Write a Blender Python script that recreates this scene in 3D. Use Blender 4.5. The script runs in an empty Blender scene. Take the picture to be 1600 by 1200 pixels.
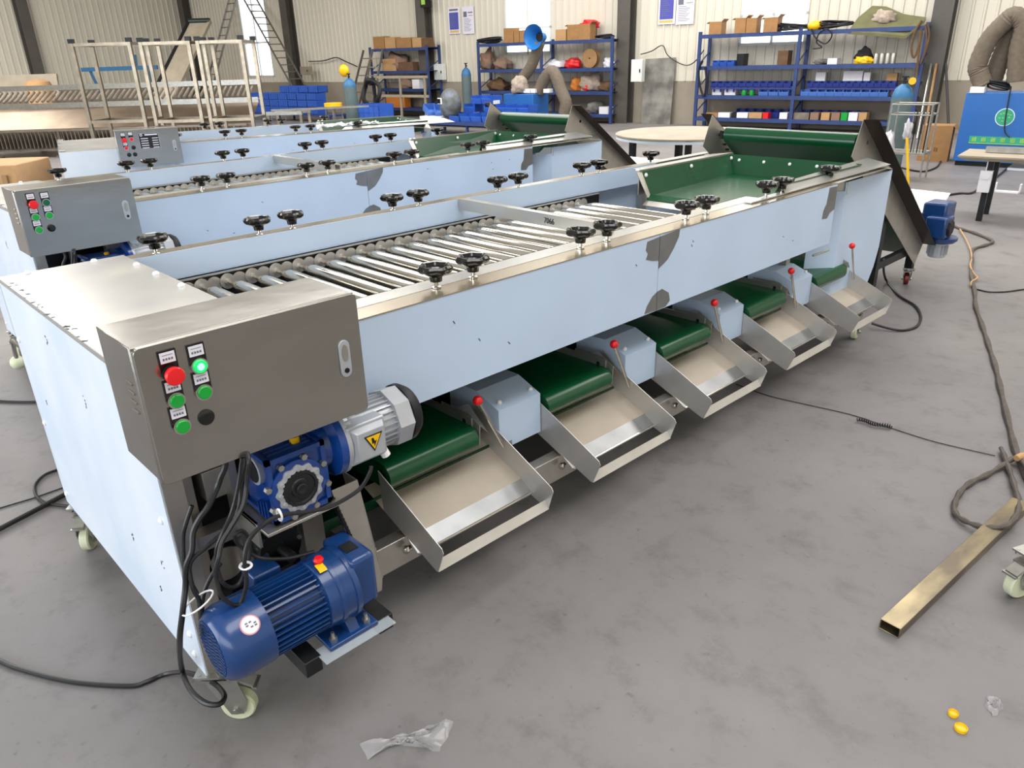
import bpy, bmesh, math, random
from mathutils import Vector, Matrix
random.seed(7)
SC = bpy.context.scene
COL = SC.collection
PI = math.pi

# ------------------------------------------------------------------ camera
F_PX = 1172.45
RC = ((0.719828, -0.693664, -0.026036), (-0.295500, -0.272275, -0.915722), (0.628114, 0.666856, -0.400968))
CAM = Vector((0.0, 0.0, 1.6))
cd = bpy.data.cameras.new('camera'); cam = bpy.data.objects.new('camera', cd); COL.objects.link(cam)
right, down, fwd = Vector(RC[0]), Vector(RC[1]), Vector(RC[2])
cam.matrix_world = Matrix.Translation(CAM) @ Matrix((right, -down, -fwd)).transposed().to_4x4()
cd.sensor_fit = 'HORIZONTAL'; cd.sensor_width = 36.0; cd.lens = 36.0 * F_PX / 1600.0
cd.clip_start = 0.05; cd.clip_end = 300
SC.camera = cam

# ------------------------------------------------------------------ world, lights, exposure
w = bpy.data.worlds.new('sky'); SC.world = w; w.use_nodes = True
wn = w.node_tree.nodes; bg = wn['Background']
bg.inputs[0].default_value = (0.86, 0.93, 1.0, 1); bg.inputs[1].default_value = 2.6
SC.view_settings.view_transform = 'Standard'; SC.view_settings.look = 'None'
SC.view_settings.gamma = 1.0; SC.view_settings.use_curve_mapping = False
SC.view_settings.exposure = 0.25

def area(name, loc, rot, sx, sy, power, color):
    l = bpy.data.lights.new(name, 'AREA'); l.shape = 'RECTANGLE'; l.size = sx; l.size_y = sy
    l.energy = power; l.color = color
    o = bpy.data.objects.new(name, l); o.location = loc; o.rotation_euler = rot; COL.objects.link(o)
    return o
# unseen overhead area lights, added and placed for the brightness they give
area('skylight', (1.5, -1.0, 6.85), (0, 0, 0.13), 9.0, 3.0, 400, (1.0, 0.99, 0.97))
area('skylight', (9.5, 1.5, 6.85), (0, 0, 0.13), 3.0, 12, 600, (1.0, 0.98, 0.95))
area('skylight', (13.6, 9.0, 6.85), (0, 0, 0.13), 2.5, 9, 430, (1.0, 0.97, 0.93))
area('skylight', (0.3, 22.0, 6.85), (0, 0, 0.13), 9.0, 7.0, 1500, (1.0, 0.97, 0.93))
area('skylight', (5.5, 11.5, 6.85), (0, 0, 0.13), 9.0, 7.0, 1100, (1.0, 0.98, 0.95))
# daylight through the big open door at the left end of the hall and unseen fill lights added behind the camera
area('door_daylight', (-6.4, 5.5, 2.3), (0, -PI / 2, 0), 4.2, 8.0, 480, (0.88, 0.94, 1.0))
area('window_daylight', (1.5, -7.0, 3.6), (math.radians(90), 0, 0.13), 18, 3.6, 1150, (0.90, 0.95, 1.0))
area('window_daylight', (-7.0, -3.0, 3.4), (0, math.radians(-90), 0.13), 3.0, 8, 300, (0.86, 0.93, 1.0))

# ------------------------------------------------------------------ materials
def rgb(h):
    c = [int(h[i:i + 2], 16) / 255 for i in (0, 2, 4)]
    return tuple(x / 12.92 if x <= 0.04045 else ((x + 0.055) / 1.055) ** 2.4 for x in c) + (1,)
def mat(name, col, rough=0.5, metal=0.0, spec=0.5, var=0.0, vscale=6.0, col2=None, bump=0.0, bscale=40.0, stretch=None, coat=0.0, emit=None, es=1.0, alpha=None, trans=0.0, rvar=0.0):
    m = bpy.data.materials.new(name); m.use_nodes = True
    nt = m.node_tree; b = nt.nodes['Principled BSDF']
    c = rgb(col) if isinstance(col, str) else col
    b.inputs['Base Color'].default_value = c
    b.inputs['Roughness'].default_value = rough; b.inputs['Metallic'].default_value = metal
    b.inputs['Specular IOR Level'].default_value = spec
    b.inputs['Coat Weight'].default_value = coat
    b.inputs['Transmission Weight'].default_value = trans
    if alpha is not None: b.inputs['Alpha'].default_value = alpha
    if emit:
        b.inputs['Emission Color'].default_value = rgb(emit); b.inputs['Emission Strength'].default_value = es
    if var or bump or rvar:
        tc = nt.nodes.new('ShaderNodeTexCoord'); mp = nt.nodes.new('ShaderNodeMapping')
        nt.links.new(tc.outputs['Object'], mp.inputs[0])
        if stretch: mp.inputs['Scale'].default_value = stretch
        n = nt.nodes.new('ShaderNodeTexNoise'); n.inputs['Scale'].default_value = vscale; n.inputs['Detail'].default_value = 6
        nt.links.new(mp.outputs[0], n.inputs['Vector'])
        if var:
            mx = nt.nodes.new('ShaderNodeMix'); mx.data_type = 'RGBA'
            c2 = rgb(col2) if col2 else tuple(x * (1 - var) for x in c[:3]) + (1,)
            rp = nt.nodes.new('ShaderNodeValToRGB'); rp.color_ramp.elements[0].position = 0.35; rp.color_ramp.elements[1].position = 0.65
            nt.links.new(n.outputs[0], rp.inputs[0]); nt.links.new(rp.outputs[0], mx.inputs['Factor'])
            mx.inputs[6].default_value = c; mx.inputs[7].default_value = c2
            nt.links.new(mx.outputs[2], b.inputs['Base Color'])
        if rvar:
            mr = nt.nodes.new('ShaderNodeMapRange'); mr.inputs[3].default_value = rough - rvar; mr.inputs[4].default_value = rough + rvar
            nt.links.new(n.outputs[0], mr.inputs[0]); nt.links.new(mr.outputs[0], b.inputs['Roughness'])
        if bump:
            n2 = nt.nodes.new('ShaderNodeTexNoise'); n2.inputs['Scale'].default_value = bscale; n2.inputs['Detail'].default_value = 4
            nt.links.new(mp.outputs[0], n2.inputs['Vector'])
            bp = nt.nodes.new('ShaderNodeBump'); bp.inputs['Strength'].default_value = bump; bp.inputs['Distance'].default_value = 0.01
            nt.links.new(n2.outputs[0], bp.inputs['Height']); nt.links.new(bp.outputs[0], b.inputs['Normal'])
    return m
M = {}
M['film'] = mat('blue_protective_film', 'bccfe8', 0.34, 0.0, 0.6, var=0.08, vscale=2.5, bump=0.05, bscale=3)
M['filmwhite'] = mat('white_protective_film', 'dfe7f2', 0.42, 0.1, 0.5, var=0.06, vscale=3, col2='cfdcec')
M['filmtop'] = mat('satin_top_sheet', 'b4b5b6', 0.24, 0.5, 0.5, var=0.12, vscale=4, col2='b9b7ae', rvar=0.08)
M['steel'] = mat('bare_stainless_steel', 'b9ae9b', 0.20, 0.8, var=0.10, vscale=5, rvar=0.05)
M['steelrough'] = mat('satin_stainless_steel', 'c0bcb5', 0.36, 0.85, var=0.15, vscale=9, rvar=0.08)
M['cabinet'] = mat('cabinet_stainless_steel', 'a5a29c', 0.20, 0.93, var=0.10, vscale=2.0, stretch=(2, 2, 5), bump=0.25, bscale=1.6, rvar=0.07)
M['rollersteel'] = mat('bright_roller_steel', 'd6d1c6', 0.15, 0.92, var=0.15, vscale=4, stretch=(6, 0.6, 6), rvar=0.05)
M['chrome'] = mat('chromed_steel', 'cfccc6', 0.12, 1.0)
M['zinc'] = mat('zinc_plated_steel', 'b9b8b2', 0.35, 0.9, var=0.2, vscale=20)
M['tray'] = mat('chute_sheet_steel', 'c9c6c2', 0.38, 0.62, var=0.16, vscale=7, rvar=0.1)
M['traybase'] = mat('chute_film_covered_bed', 'b5aa9c', 0.40, 0.3, var=0.12, vscale=5)
M['green'] = mat('green_conveyor_belting', '0a4a2a', 0.24, 0.0, 0.5, var=0.25, vscale=3)
M['greendark'] = mat('dark_green_conveyor_belting', '0b3d26', 0.25, 0.0, 0.5, var=0.3, vscale=4)
M['black'] = mat('glossy_black_plastic', '0a0a0c', 0.16, 0.0, 0.6)
M['blackmatt'] = mat('matt_black_metal', '15161a', 0.5, 0.3)
M['rubber'] = mat('black_rubber_cable', '17171a', 0.42)
M['motorblue'] = mat('blue_motor_enamel', '123a72', 0.30, 0.0, 0.5, coat=0.3, var=0.15, vscale=12)
M['gearblue'] = mat('bright_blue_gearbox_enamel', '0d3f8c', 0.26, 0.0, 0.5, coat=0.4, var=0.25, vscale=10)
M['alu'] = mat('grey_cast_aluminium', 'b4b8bf', 0.38, 0.4, var=0.08, vscale=20)
M['darkiron'] = mat('dark_painted_iron', '2b2d30', 0.42, 0.5, var=0.3, vscale=15)
M['flangedark'] = mat('dark_reflecting_flange_steel', '3a322c', 0.3, 0.9, var=0.2, vscale=6)  # floor's dark reflection under the flange, put into the steel's colour
M['darkgreen'] = mat('dark_green_cast_iron', '1c2f29', 0.4, 0.3)
M['nylon'] = mat('cream_nylon_wheel', 'cfd3b4', 0.45)
M['redwheel'] = mat('dark_red_polyurethane', '6d2020', 0.4)
M['red'] = mat('glossy_red_plastic', 'e01c22', 0.25, emit=None)
M['yellow'] = mat('yellow_plastic', 'e8b806', 0.35)
M['greenbtn'] = mat('green_button_plastic', '0f9a36', 0.3)
M['dkgreenbtn'] = mat('dark_green_button_plastic', '0b5836', 0.3)
M['lamp'] = mat('lit_green_lamp', '0fae55', 0.3, emit='0fd068', es=0.75)
M['lampcore'] = mat('lit_lamp_core', '9affd0', 0.3, emit='8affcc', es=1.2)
M['white'] = mat('white_plastic', 'e6e6ea', 0.4)
M['paper'] = mat('white_label_paper', 'dcdae6', 0.6)
M['printing'] = mat('grey_printing_ink', '6a6a78', 0.6)
M['plate_black'] = mat('black_rating_plate', '14161c', 0.35)
M['barepatch'] = mat('bare_grey_steel_patch', '8e8f90', 0.32, 0.7, var=0.2, vscale=8)
M['grime'] = mat('dark_scuff', '3d4048', 0.7)

# ------------------------------------------------------------------ mesh builder
class MB:
    def __init__(s): s.v = []; s.f = []; s.m = []; s.mi = 0
    def add(s, vs, fs):
        o = len(s.v); s.v += [tuple(v) for v in vs]; s.f += [tuple(i + o for i in f) for f in fs]; s.m += [s.mi] * len(fs); return s
    def slot(s, i): s.mi = i; return s
    def box(s, x0, x1, y0, y1, z0, z1):
        v = [(x, y, z) for z in (z0, z1) for y in (y0, y1) for x in (x0, x1)]
        return s.add(v, [(0, 2, 3, 1), (4, 5, 7, 6), (0, 1, 5, 4), (2, 6, 7, 3), (0, 4, 6, 2), (1, 3, 7, 5)])
    def cbox(s, c, d, R=None):
        c = Vector(c); vs = []
        for z in (-1, 1):
            for y in (-1, 1):
                for x in (-1, 1):
                    p = Vector((x * d[0] / 2, y * d[1] / 2, z * d[2] / 2)); vs.append(c + (R @ p if R else p))
        return s.add(vs, [(0, 2, 3, 1), (4, 5, 7, 6), (0, 1, 5, 4), (2, 6, 7, 3), (0, 4, 6, 2), (1, 3, 7, 5)])
    def frame(s, d):
        d = Vector(d).normalized(); a = Vector((0, 0, 1)) if abs(d.z) < 0.9 else Vector((1, 0, 0))
        u = d.cross(a).normalized(); return u, d.cross(u).normalized()
    def bar(s, p0, p1, wd, ht=None):
        ht = ht or wd; p0, p1 = Vector(p0), Vector(p1); u, v = s.frame(p1 - p0)
        vs = [p + u * (a * wd / 2) + v * (b * ht / 2) for p in (p0, p1) for a, b in ((-1, -1), (1, -1), (1, 1), (-1, 1))]
        return s.add(vs, [(3, 2, 1, 0), (4, 5, 6, 7)] + [(i, (i + 1) % 4, (i + 1) % 4 + 4, i + 4) for i in range(4)])
    def cyl(s, p0, p1, r, n=16, r2=None, caps=True):
        r2 = r if r2 is None else r2; p0, p1 = Vector(p0), Vector(p1); u, v = s.frame(p1 - p0); vs = []
        for p, rr in ((p0, r), (p1, r2)):
            for i in range(n):
                a = 2 * PI * i / n; vs.append(p + u * (rr * math.cos(a)) + v * (rr * math.sin(a)))
        fs = [(i, (i + 1) % n, (i + 1) % n + n, i + n) for i in range(n)]
        if caps: fs += [tuple(range(n - 1, -1, -1)), tuple(range(n, 2 * n))]
        return s.add(vs, fs)
    def tube(s, pts, r, n=8, rad=None):
        pts = [Vector(p) for p in pts]; vs = []; u = None
        for i, p in enumerate(pts):
            d = (pts[min(i + 1, len(pts) - 1)] - pts[max(i - 1, 0)]).normalized()
            if u is None: u, _ = s.frame(d)
            u = (u - d * u.dot(d)).normalized(); v = d.cross(u); rr = rad(i) if rad else r
            for k in range(n):
                a = 2 * PI * k / n; vs.append(p + u * (rr * math.cos(a)) + v * (rr * math.sin(a)))
        fs = []
        for i in range(len(pts) - 1):
            for k in range(n): fs.append((i * n + k, i * n + (k + 1) % n, (i + 1) * n + (k + 1) % n, (i + 1) * n + k))
        fs += [tuple(range(n - 1, -1, -1)), tuple(range((len(pts) - 1) * n, len(pts) * n))]
        return s.add(vs, fs)
    def prism(s, poly, ax, a0, a1):
        # poly: 2D points; ax = axis of extrusion: 'x' -> (y,z), 'y' -> (x,z), 'z' -> (x,y)
        def P(p, a): return {'x': (a, p[0], p[1]), 'y': (p[0], a, p[1]), 'z': (p[0], p[1], a)}[ax]
        n = len(poly); vs = [P(p, a0) for p in poly] + [P(p, a1) for p in poly]
        return s.add(vs, [tuple(range(n - 1, -1, -1)), tuple(range(n, 2 * n))] + [(i, (i + 1) % n, (i + 1) % n + n, i + n) for i in range(n)])
    def sheet(s, quad, t, up=None):
        q = [Vector(p) for p in quad]; n = (q[1] - q[0]).cross(q[2] - q[1]).normalized() * t
        k = len(q); vs = q + [p + n for p in q]
        return s.add(vs, [tuple(range(k - 1, -1, -1)), tuple(range(k, 2 * k))] + [(i, (i + 1) % k, (i + 1) % k + k, i + k) for i in range(k)])
    def lathe(s, prof, c=(0, 0, 0), ax='z', n=24, lobes=0, amp=0.0, closed=False):
        vs = []; c = Vector(c); P = {'z': lambda r, a, h: (r * math.cos(a), r * math.sin(a), h), 'x': lambda r, a, h: (h, r * math.cos(a), r * math.sin(a)), 'y': lambda r, a, h: (r * math.sin(a), h, r * math.cos(a))}[ax]
        for j, (r, h) in enumerate(prof):
            for i in range(n):
                a = 2 * PI * i / n; rr = r * (1 + amp * math.cos(lobes * a)) if lobes and r > 0.02 else r
                vs.append(c + Vector(P(rr, a, h)))
        fs = []
        for j in range(len(prof) - 1):
            for i in range(n): fs.append((j * n + i, j * n + (i + 1) % n, (j + 1) * n + (i + 1) % n, (j + 1) * n + i))
        if not closed: fs += [tuple(range(n - 1, -1, -1)), tuple(range((len(prof) - 1) * n, len(prof) * n))]
        return s.add(vs, fs)
    def sph(s, c, r, n=14, m=8, sc=(1, 1, 1)):
        prof = [(max(1e-4, r * math.sin(PI * j / m)), -r * math.cos(PI * j / m)) for j in range(m + 1)]
        o = len(s.v); s.lathe(prof, (0, 0, 0), 'z', n)
        for i in range(o, len(s.v)): v = s.v[i]; s.v[i] = (v[0] * sc[0] + c[0], v[1] * sc[1] + c[1], v[2] * sc[2] + c[2])
        return s
    def build(s, name, mats, parent=None, org=(0, 0, 0), bevel=0.0, flat=False, angle=35, loc=None):
        if parent is not None and 'org' in parent: org = tuple(parent['org'])
        me = bpy.data.meshes.new(name); me.from_pydata([(v[0] - org[0], v[1] - org[1], v[2] - org[2]) for v in s.v], [], s.f)
        bm = bmesh.new(); bm.from_mesh(me); bmesh.ops.recalc_face_normals(bm, faces=bm.faces)
        bm.to_mesh(me); bm.free()
        if not isinstance(mats, (list, tuple)): mats = [mats]
        for m in mats: me.materials.append(m)
        for p, mi in zip(me.polygons, s.m): p.material_index = mi; p.use_smooth = not flat
        if not flat: me.set_sharp_from_angle(angle=math.radians(angle))
        o = bpy.data.objects.new(name, me); COL.objects.link(o)
        if parent is not None:
            o.parent = parent; o['org'] = org
        if loc: o.location = loc
        if bevel:
            b = o.modifiers.new('bevel', 'BEVEL'); b.width = bevel; b.segments = 2; b.limit_method = 'ANGLE'
        return o
def thing(name, label, cat, loc=(0, 0, 0), rz=0.0, group=None, org=None):
    o = bpy.data.objects.new(name, None); COL.objects.link(o); o.location = loc; o.rotation_euler = (0, 0, rz)
    o.empty_display_size = 0.1
    o['label'] = label; o['category'] = cat
    if group: o['group'] = group
    o['org'] = org if org else (0.0, 0.0, 0.0)
    return o
def tag(o, label, cat, group=None, kind=None):
    if label: o['label'] = label
    if cat: o['category'] = cat
    if group: o['group'] = group
    if kind: o['kind'] = kind
    return o
def struct(o, label=None):
    o['kind'] = 'structure'
    if label: o['label'] = label
    return o
def kids(o): return [c for c in bpy.data.objects if c.parent == o]
def copy_tree(o, parent=None, cmap=None):
    if cmap is None:
        cmap = {}
        for c in bpy.data.objects:
            if c.parent: cmap.setdefault(c.parent.name, []).append(c)
    c = o.copy(); COL.objects.link(c); c.parent = parent
    for ch in cmap.get(o.name, []): copy_tree(ch, c, cmap)
    return c
def dup(o, parent, dloc, tree=True):
    c = o.copy(); COL.objects.link(c); c.parent = parent; c.location = Vector(o.location) + Vector(dloc)
    if tree:
        for ch in kids(o):
            d = ch.copy(); COL.objects.link(d); d.parent = c
    return c
def rotz(a): return Matrix.Rotation(a, 3, 'Z')
def smooth(pts, k=6):
    pts = [Vector(p) for p in pts]; out = []
    for i in range(len(pts) - 1):
        p0 = pts[max(i - 1, 0)]; p1 = pts[i]; p2 = pts[i + 1]; p3 = pts[min(i + 2, len(pts) - 1)]
        for j in range(k):
            t = j / k
            out.append(0.5 * ((2 * p1) + (p2 - p0) * t + (2 * p0 - 5 * p1 + 4 * p2 - p3) * t * t + (3 * p1 - p0 - 3 * p2 + p3) * t ** 3))
    out.append(pts[-1]); return out

# ---- pixel rays, only used to find true positions of things in the hall
def ray(x, y): return right * (x - 800) + down * (y - 600) + fwd * F_PX
def onz(x, y, z=0.0):
    r = ray(x, y); return CAM + r * ((z - CAM.z) / r.z)
def ony(x, y, Y):
    r = ray(x, y); return CAM + r * (Y / r.y)

# ================================================================== the sorting machine
ORG = (0.42, 1.61, 0.0)
def text_mesh(body, size, name, m, parent, loc, rot, extrude=0.0005, align='CENTER'):
    cu = bpy.data.curves.new(name, 'FONT'); cu.body = body; cu.size = size; cu.extrude = extrude; cu.align_x = align; cu.align_y = 'CENTER'
    o = bpy.data.objects.new(name, cu); COL.objects.link(o); bpy.context.view_layer.update()
    dg = bpy.context.evaluated_depsgraph_get(); me = bpy.data.meshes.new_from_object(o.evaluated_get(dg))
    bpy.data.objects.remove(o); o = bpy.data.objects.new(name, me); COL.objects.link(o); me.materials.clear(); me.materials.append(m)
    Rm = rot if isinstance(rot, Matrix) else Matrix.Identity(3)
    org = Vector(tuple(parent['org'])) if parent is not None else Vector((0, 0, 0))
    me.transform(Matrix.Translation(Vector(loc) - org) @ Rm.to_4x4())
    if parent is not None: o.parent = parent; o['org'] = tuple(org)
    return o
RX90 = Matrix.Rotation(PI / 2, 3, 'X')      # text standing up, facing -Y

def knob_mesh(x, y, z, parent):
    k = MB()
    prof = [(0.010, 0.018), (0.018, 0.020), (0.0195, 0.034), (0.027, 0.041), (0.042, 0.045), (0.0485, 0.052), (0.0495, 0.062), (0.045, 0.068), (0.038, 0.067), (0.032, 0.058), (0.001, 0.055)]
    k.lathe(prof, (x, y, z), 'z', 35, lobes=7, amp=0.07)
    o = k.build('adjusting_knob', M['black'], parent)
    s = MB(); s.cyl((x, y, z - 0.002), (x, y, z + 0.02), 0.0065, 10); s.lathe([(0.014, 0), (0.014, 0.004), (0.007, 0.006)], (x, y, z), 'z', 12)
    s.build('knob_stem', M['chrome'], o)
    return o

def caster(parent, x, y, top, brake=1, wheel_r=0.05, wm='nylon', yaw=0.0):
    R = rotz(yaw); T = lambda p: Vector((x, y, 0)) + R @ Vector(p)
    b = MB(); b.cbox(T((0, 0, top - 0.004)), (0.095, 0.085, 0.006), R)
    b.cyl(T((0, 0, top - 0.025)), T((0, 0, top - 0.006)), 0.026, 16)
    for s in (-1, 1):
        pl = [(-0.030, top - 0.03), (0.052, top - 0.03), (0.068, wheel_r + 0.03), (0.054, wheel_r - 0.014), (0.020, wheel_r - 0.016)]
        vs = [T((px, s * 0.024 + q, pz)) for q in (-0.0015, 0.0015) for px, pz in pl]
        b.add(vs, [(4, 3, 2, 1, 0), (5, 6, 7, 8, 9)] + [(i, (i + 1) % 5, (i + 1) % 5 + 5, i + 5) for i in range(5)])
    b.cbox(T((0.012, 0, top - 0.030)), (0.088, 0.052, 0.005), R)
    for sx in (-1, 1):
        for sy in (-1, 1): b.cyl(T((sx * 0.036, sy * 0.03, top - 0.018)), T((sx * 0.036, sy * 0.03, top)), 0.007, 6)
    o = b.build('caster', M['zinc'], parent)
    wl = MB(); c = T((0.036, 0, wheel_r)); d = R @ Vector((0, 1, 0))
    pr = [(0.012, -0.018), (wheel_r * 0.55, -0.015), (wheel_r - 0.004, -0.016), (wheel_r, -0.011), (wheel_r, 0.011), (wheel_r - 0.004, 0.016), (wheel_r * 0.55, 0.015), (0.012, 0.018)]
    m0 = len(wl.v); wl.lathe(pr, (0, 0, 0), 'y', 28)
    for i in range(m0, len(wl.v)): wl.v[i] = tuple(c + R @ Vector(wl.v[i]))
    wl.build('wheel', M[wm], o)
    a = MB(); a.cyl(c - d * 0.034, c + d * 0.034, 0.007, 8); a.cyl(c - d * 0.032, c - d * 0.025, 0.011, 6); a.cyl(c + d * 0.025, c + d * 0.032, 0.011, 6); a.build('axle_bolt', M['zinc'], o)
    if brake:
        k = MB(); k.cbox(T((0.062, 0, top - 0.042)), (0.06, 0.04, 0.008), R @ Matrix.Rotation(0.5, 3, 'Y')); k.cbox(T((0.092, 0, top - 0.060)), (0.012, 0.044, 0.006), R)
        k.build('brake_pedal', M['zinc'], o)
    return o

def push_button(parent, x, y, z, kind):
    b = MB(); b.cyl((x, y, z), (x, y - 0.008, z), 0.0165, 24)
    o = b.build('push_button', M['chrome'] if kind != 'estop' else M['blackmatt'], parent)
    c = MB()
    if kind == 'estop': c.lathe([(0.012, 0), (0.013, -0.012), (0.017, -0.015), (0.0185, -0.024), (0.016, -0.028), (0.001, -0.029)], (x, y, z), 'y', 28)
    else: c.lathe([(0.0135, -0.006), (0.0135, -0.011), (0.012, -0.0125), (0.0005, -0.0125)], (x, y, z), 'y', 24)
    c.build('button_cap', M[{'estop': 'red', 'red': 'red', 'green': 'greenbtn', 'dark': 'dkgreenbtn', 'lamp': 'lamp'}[kind]], o)
    if kind == 'lamp': c = MB(); c.cyl((x, y - 0.0120, z), (x, y - 0.0130, z), 0.0072, 20); c.build('lamp_core', M['lampcore'], o)
    return o
def button_label(parent, x, y, z, tilt=0.0):
    b = MB(); b.cbox((x, y - 0.0015, z - 0.006), (0.034, 0.003, 0.042)); o = b.build('label_holder', M['black'], parent)
    p = MB(); p.cbox((x, y - 0.0035, z + 0.001), (0.028, 0.001, 0.021)); p.build('paper_label', M['paper'], o)
    q = MB()
    for i in range(4): q.cbox((x - 0.008 + i * 0.0052, y - 0.0042, z - 0.002), (0.0036, 0.0004, 0.0044))
    q.cbox((x, y - 0.0042, z + 0.006), (0.02, 0.0004, 0.001))
    q.build('printed_text', M['printing'], o)
    return o

def cabinet(root, style):
    x0, x1, y0, y1, z0, z1 = 0.376, 0.853, 1.402, 1.605, 0.842, 1.128
    c = MB(); c.box(x0, x1, y0 + 0.022, y1, z0 + 0.002, z1 - 0.001)
    c.box(x0 - 0.001, x1 + 0.001, y0 + 0.012, y0 + 0.0165, z0, z1)
    body = c.build('control_cabinet', M['cabinet'], root, bevel=0.0015)
    if style != 3: body['label'] = 'stainless steel control box with coloured push buttons'
    g = MB(); g.box(x0 + 0.004, x1 - 0.004, y0 + 0.014, y0 + 0.023, z0 + 0.004, z1 - 0.004); g.build('door_seal', M['blackmatt'], body)
    d = MB(); r = 0.012; pl = []
    for cx, cz, a0 in ((x0 + r, z0 + r, PI), (x1 - r, z0 + r, 1.5 * PI), (x1 - r, z1 - r, 0), (x0 + r, z1 - r, PI / 2)):
        for i in range(5): a = a0 + i * PI / 8; pl.append((cx + r * math.cos(a), cz + r * math.sin(a)))
    d.prism(pl, 'y', y0, y0 + 0.012); d.build('cabinet_door', M['cabinet'], body, bevel=0.001)
    # louvre slots on the left cheek
    v = MB()
    for i in range(4):
        zc = 1.045 - i * 0.020; v.cyl((x0 - 0.0005, 1.450, zc), (x0 - 0.0005, 1.482, zc), 0.0022, 8)
    v.build('vent_slot', M['chrome'], body)
    if style == 3:
        B = [(0.435, 1.052, 'estop'), (0.490, 1.056, 'red'), (0.438, 0.990, 'red')]; Lb = [(0.432, 1.094), (0.488, 1.098), (0.436, 1.022)]; H = [(0.492, 0.992), (0.448, 0.938), (0.492, 0.938)]
    else:
        B = [(0.433, 1.066, 'estop'), (0.487, 1.066, 'lamp' if style == 1 else 'dark'), (0.431, 1.011, 'green'), (0.485, 1.011, 'green'), (0.431, 0.956, 'green')]
        Lb = [(0.433, 1.098), (0.487, 1.096), (0.431, 1.039), (0.486, 1.039), (0.430, 0.984)]; H = [(0.481, 0.956)]
    for x, z in Lb: button_label(body, x, y0, z)
    for x, z, k in B: push_button(body, x, y0, z, k)
    for x, z in H:
        h = MB(); h.lathe([(0.0165, 0), (0.0165, -0.003), (0.014, -0.0045), (0.001, -0.004)], (x, y0 + 0.0, z), 'y', 20); h.build('blanking_plug', M['black'], body)
    lk = MB(); pl = []
    for s, a0 in ((1, 0), (-1, PI)):
        for i in range(9): a = a0 + i * PI / 8; pl.append((0.806 + 0.014 * math.cos(a), 0.986 + s * 0.030 + 0.014 * math.sin(a)))
    lk.prism(pl, 'y', y0 - 0.004, y0); lo = lk.build('door_lock', M['alu'], body, bevel=0.001)
    q = MB(); q.cyl((0.806, y0 - 0.0065, 0.958), (0.806, y0 - 0.003, 0.958), 0.006, 12); q.build('key_hole', M['blackmatt'], lo)
    q = MB(); pl = [(0.806 + 0.008 * math.cos(a), 1.0 + 0.020 * math.sin(a)) for a in [i * PI / 8 for i in range(16)]]; q.prism(pl, 'y', y0 - 0.0055, y0 - 0.003); q.build('lock_lever', M['zinc'], lo)
    if style == 3:
        p = MB(); p.cbox((0.62, y0 - 0.0015, 1.035), (0.155, 0.002, 0.125)); po = p.build('rating_plate', M['plate_black'], body)
        q = MB()
        for i in range(5):
            q.cbox((0.585, y0 - 0.003, 1.055 - i * 0.018), (0.055, 0.001, 0.006)); q.cbox((0.665, y0 - 0.003, 1.055 - i * 0.018), (0.045, 0.001, 0.006))
        q.cbox((0.64, y0 - 0.003, 1.083), (0.095, 0.001, 0.010))
        for i in range(10):
            a = i * PI / 5; q.cbox((0.565 + 0.008 * math.cos(a), y0 - 0.003, 1.083 + 0.008 * math.sin(a)), (0.005, 0.001, 0.005))
        for s in (-1, 1): q.cbox((0.62, y0 - 0.003, 1.035 + s * 0.060), (0.150, 0.001, 0.002)); q.cbox((0.62 + s * 0.0755, y0 - 0.003, 1.035), (0.002, 0.001, 0.120))
        q.build('plate_lettering', M['paper'], po)
    return body

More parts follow.
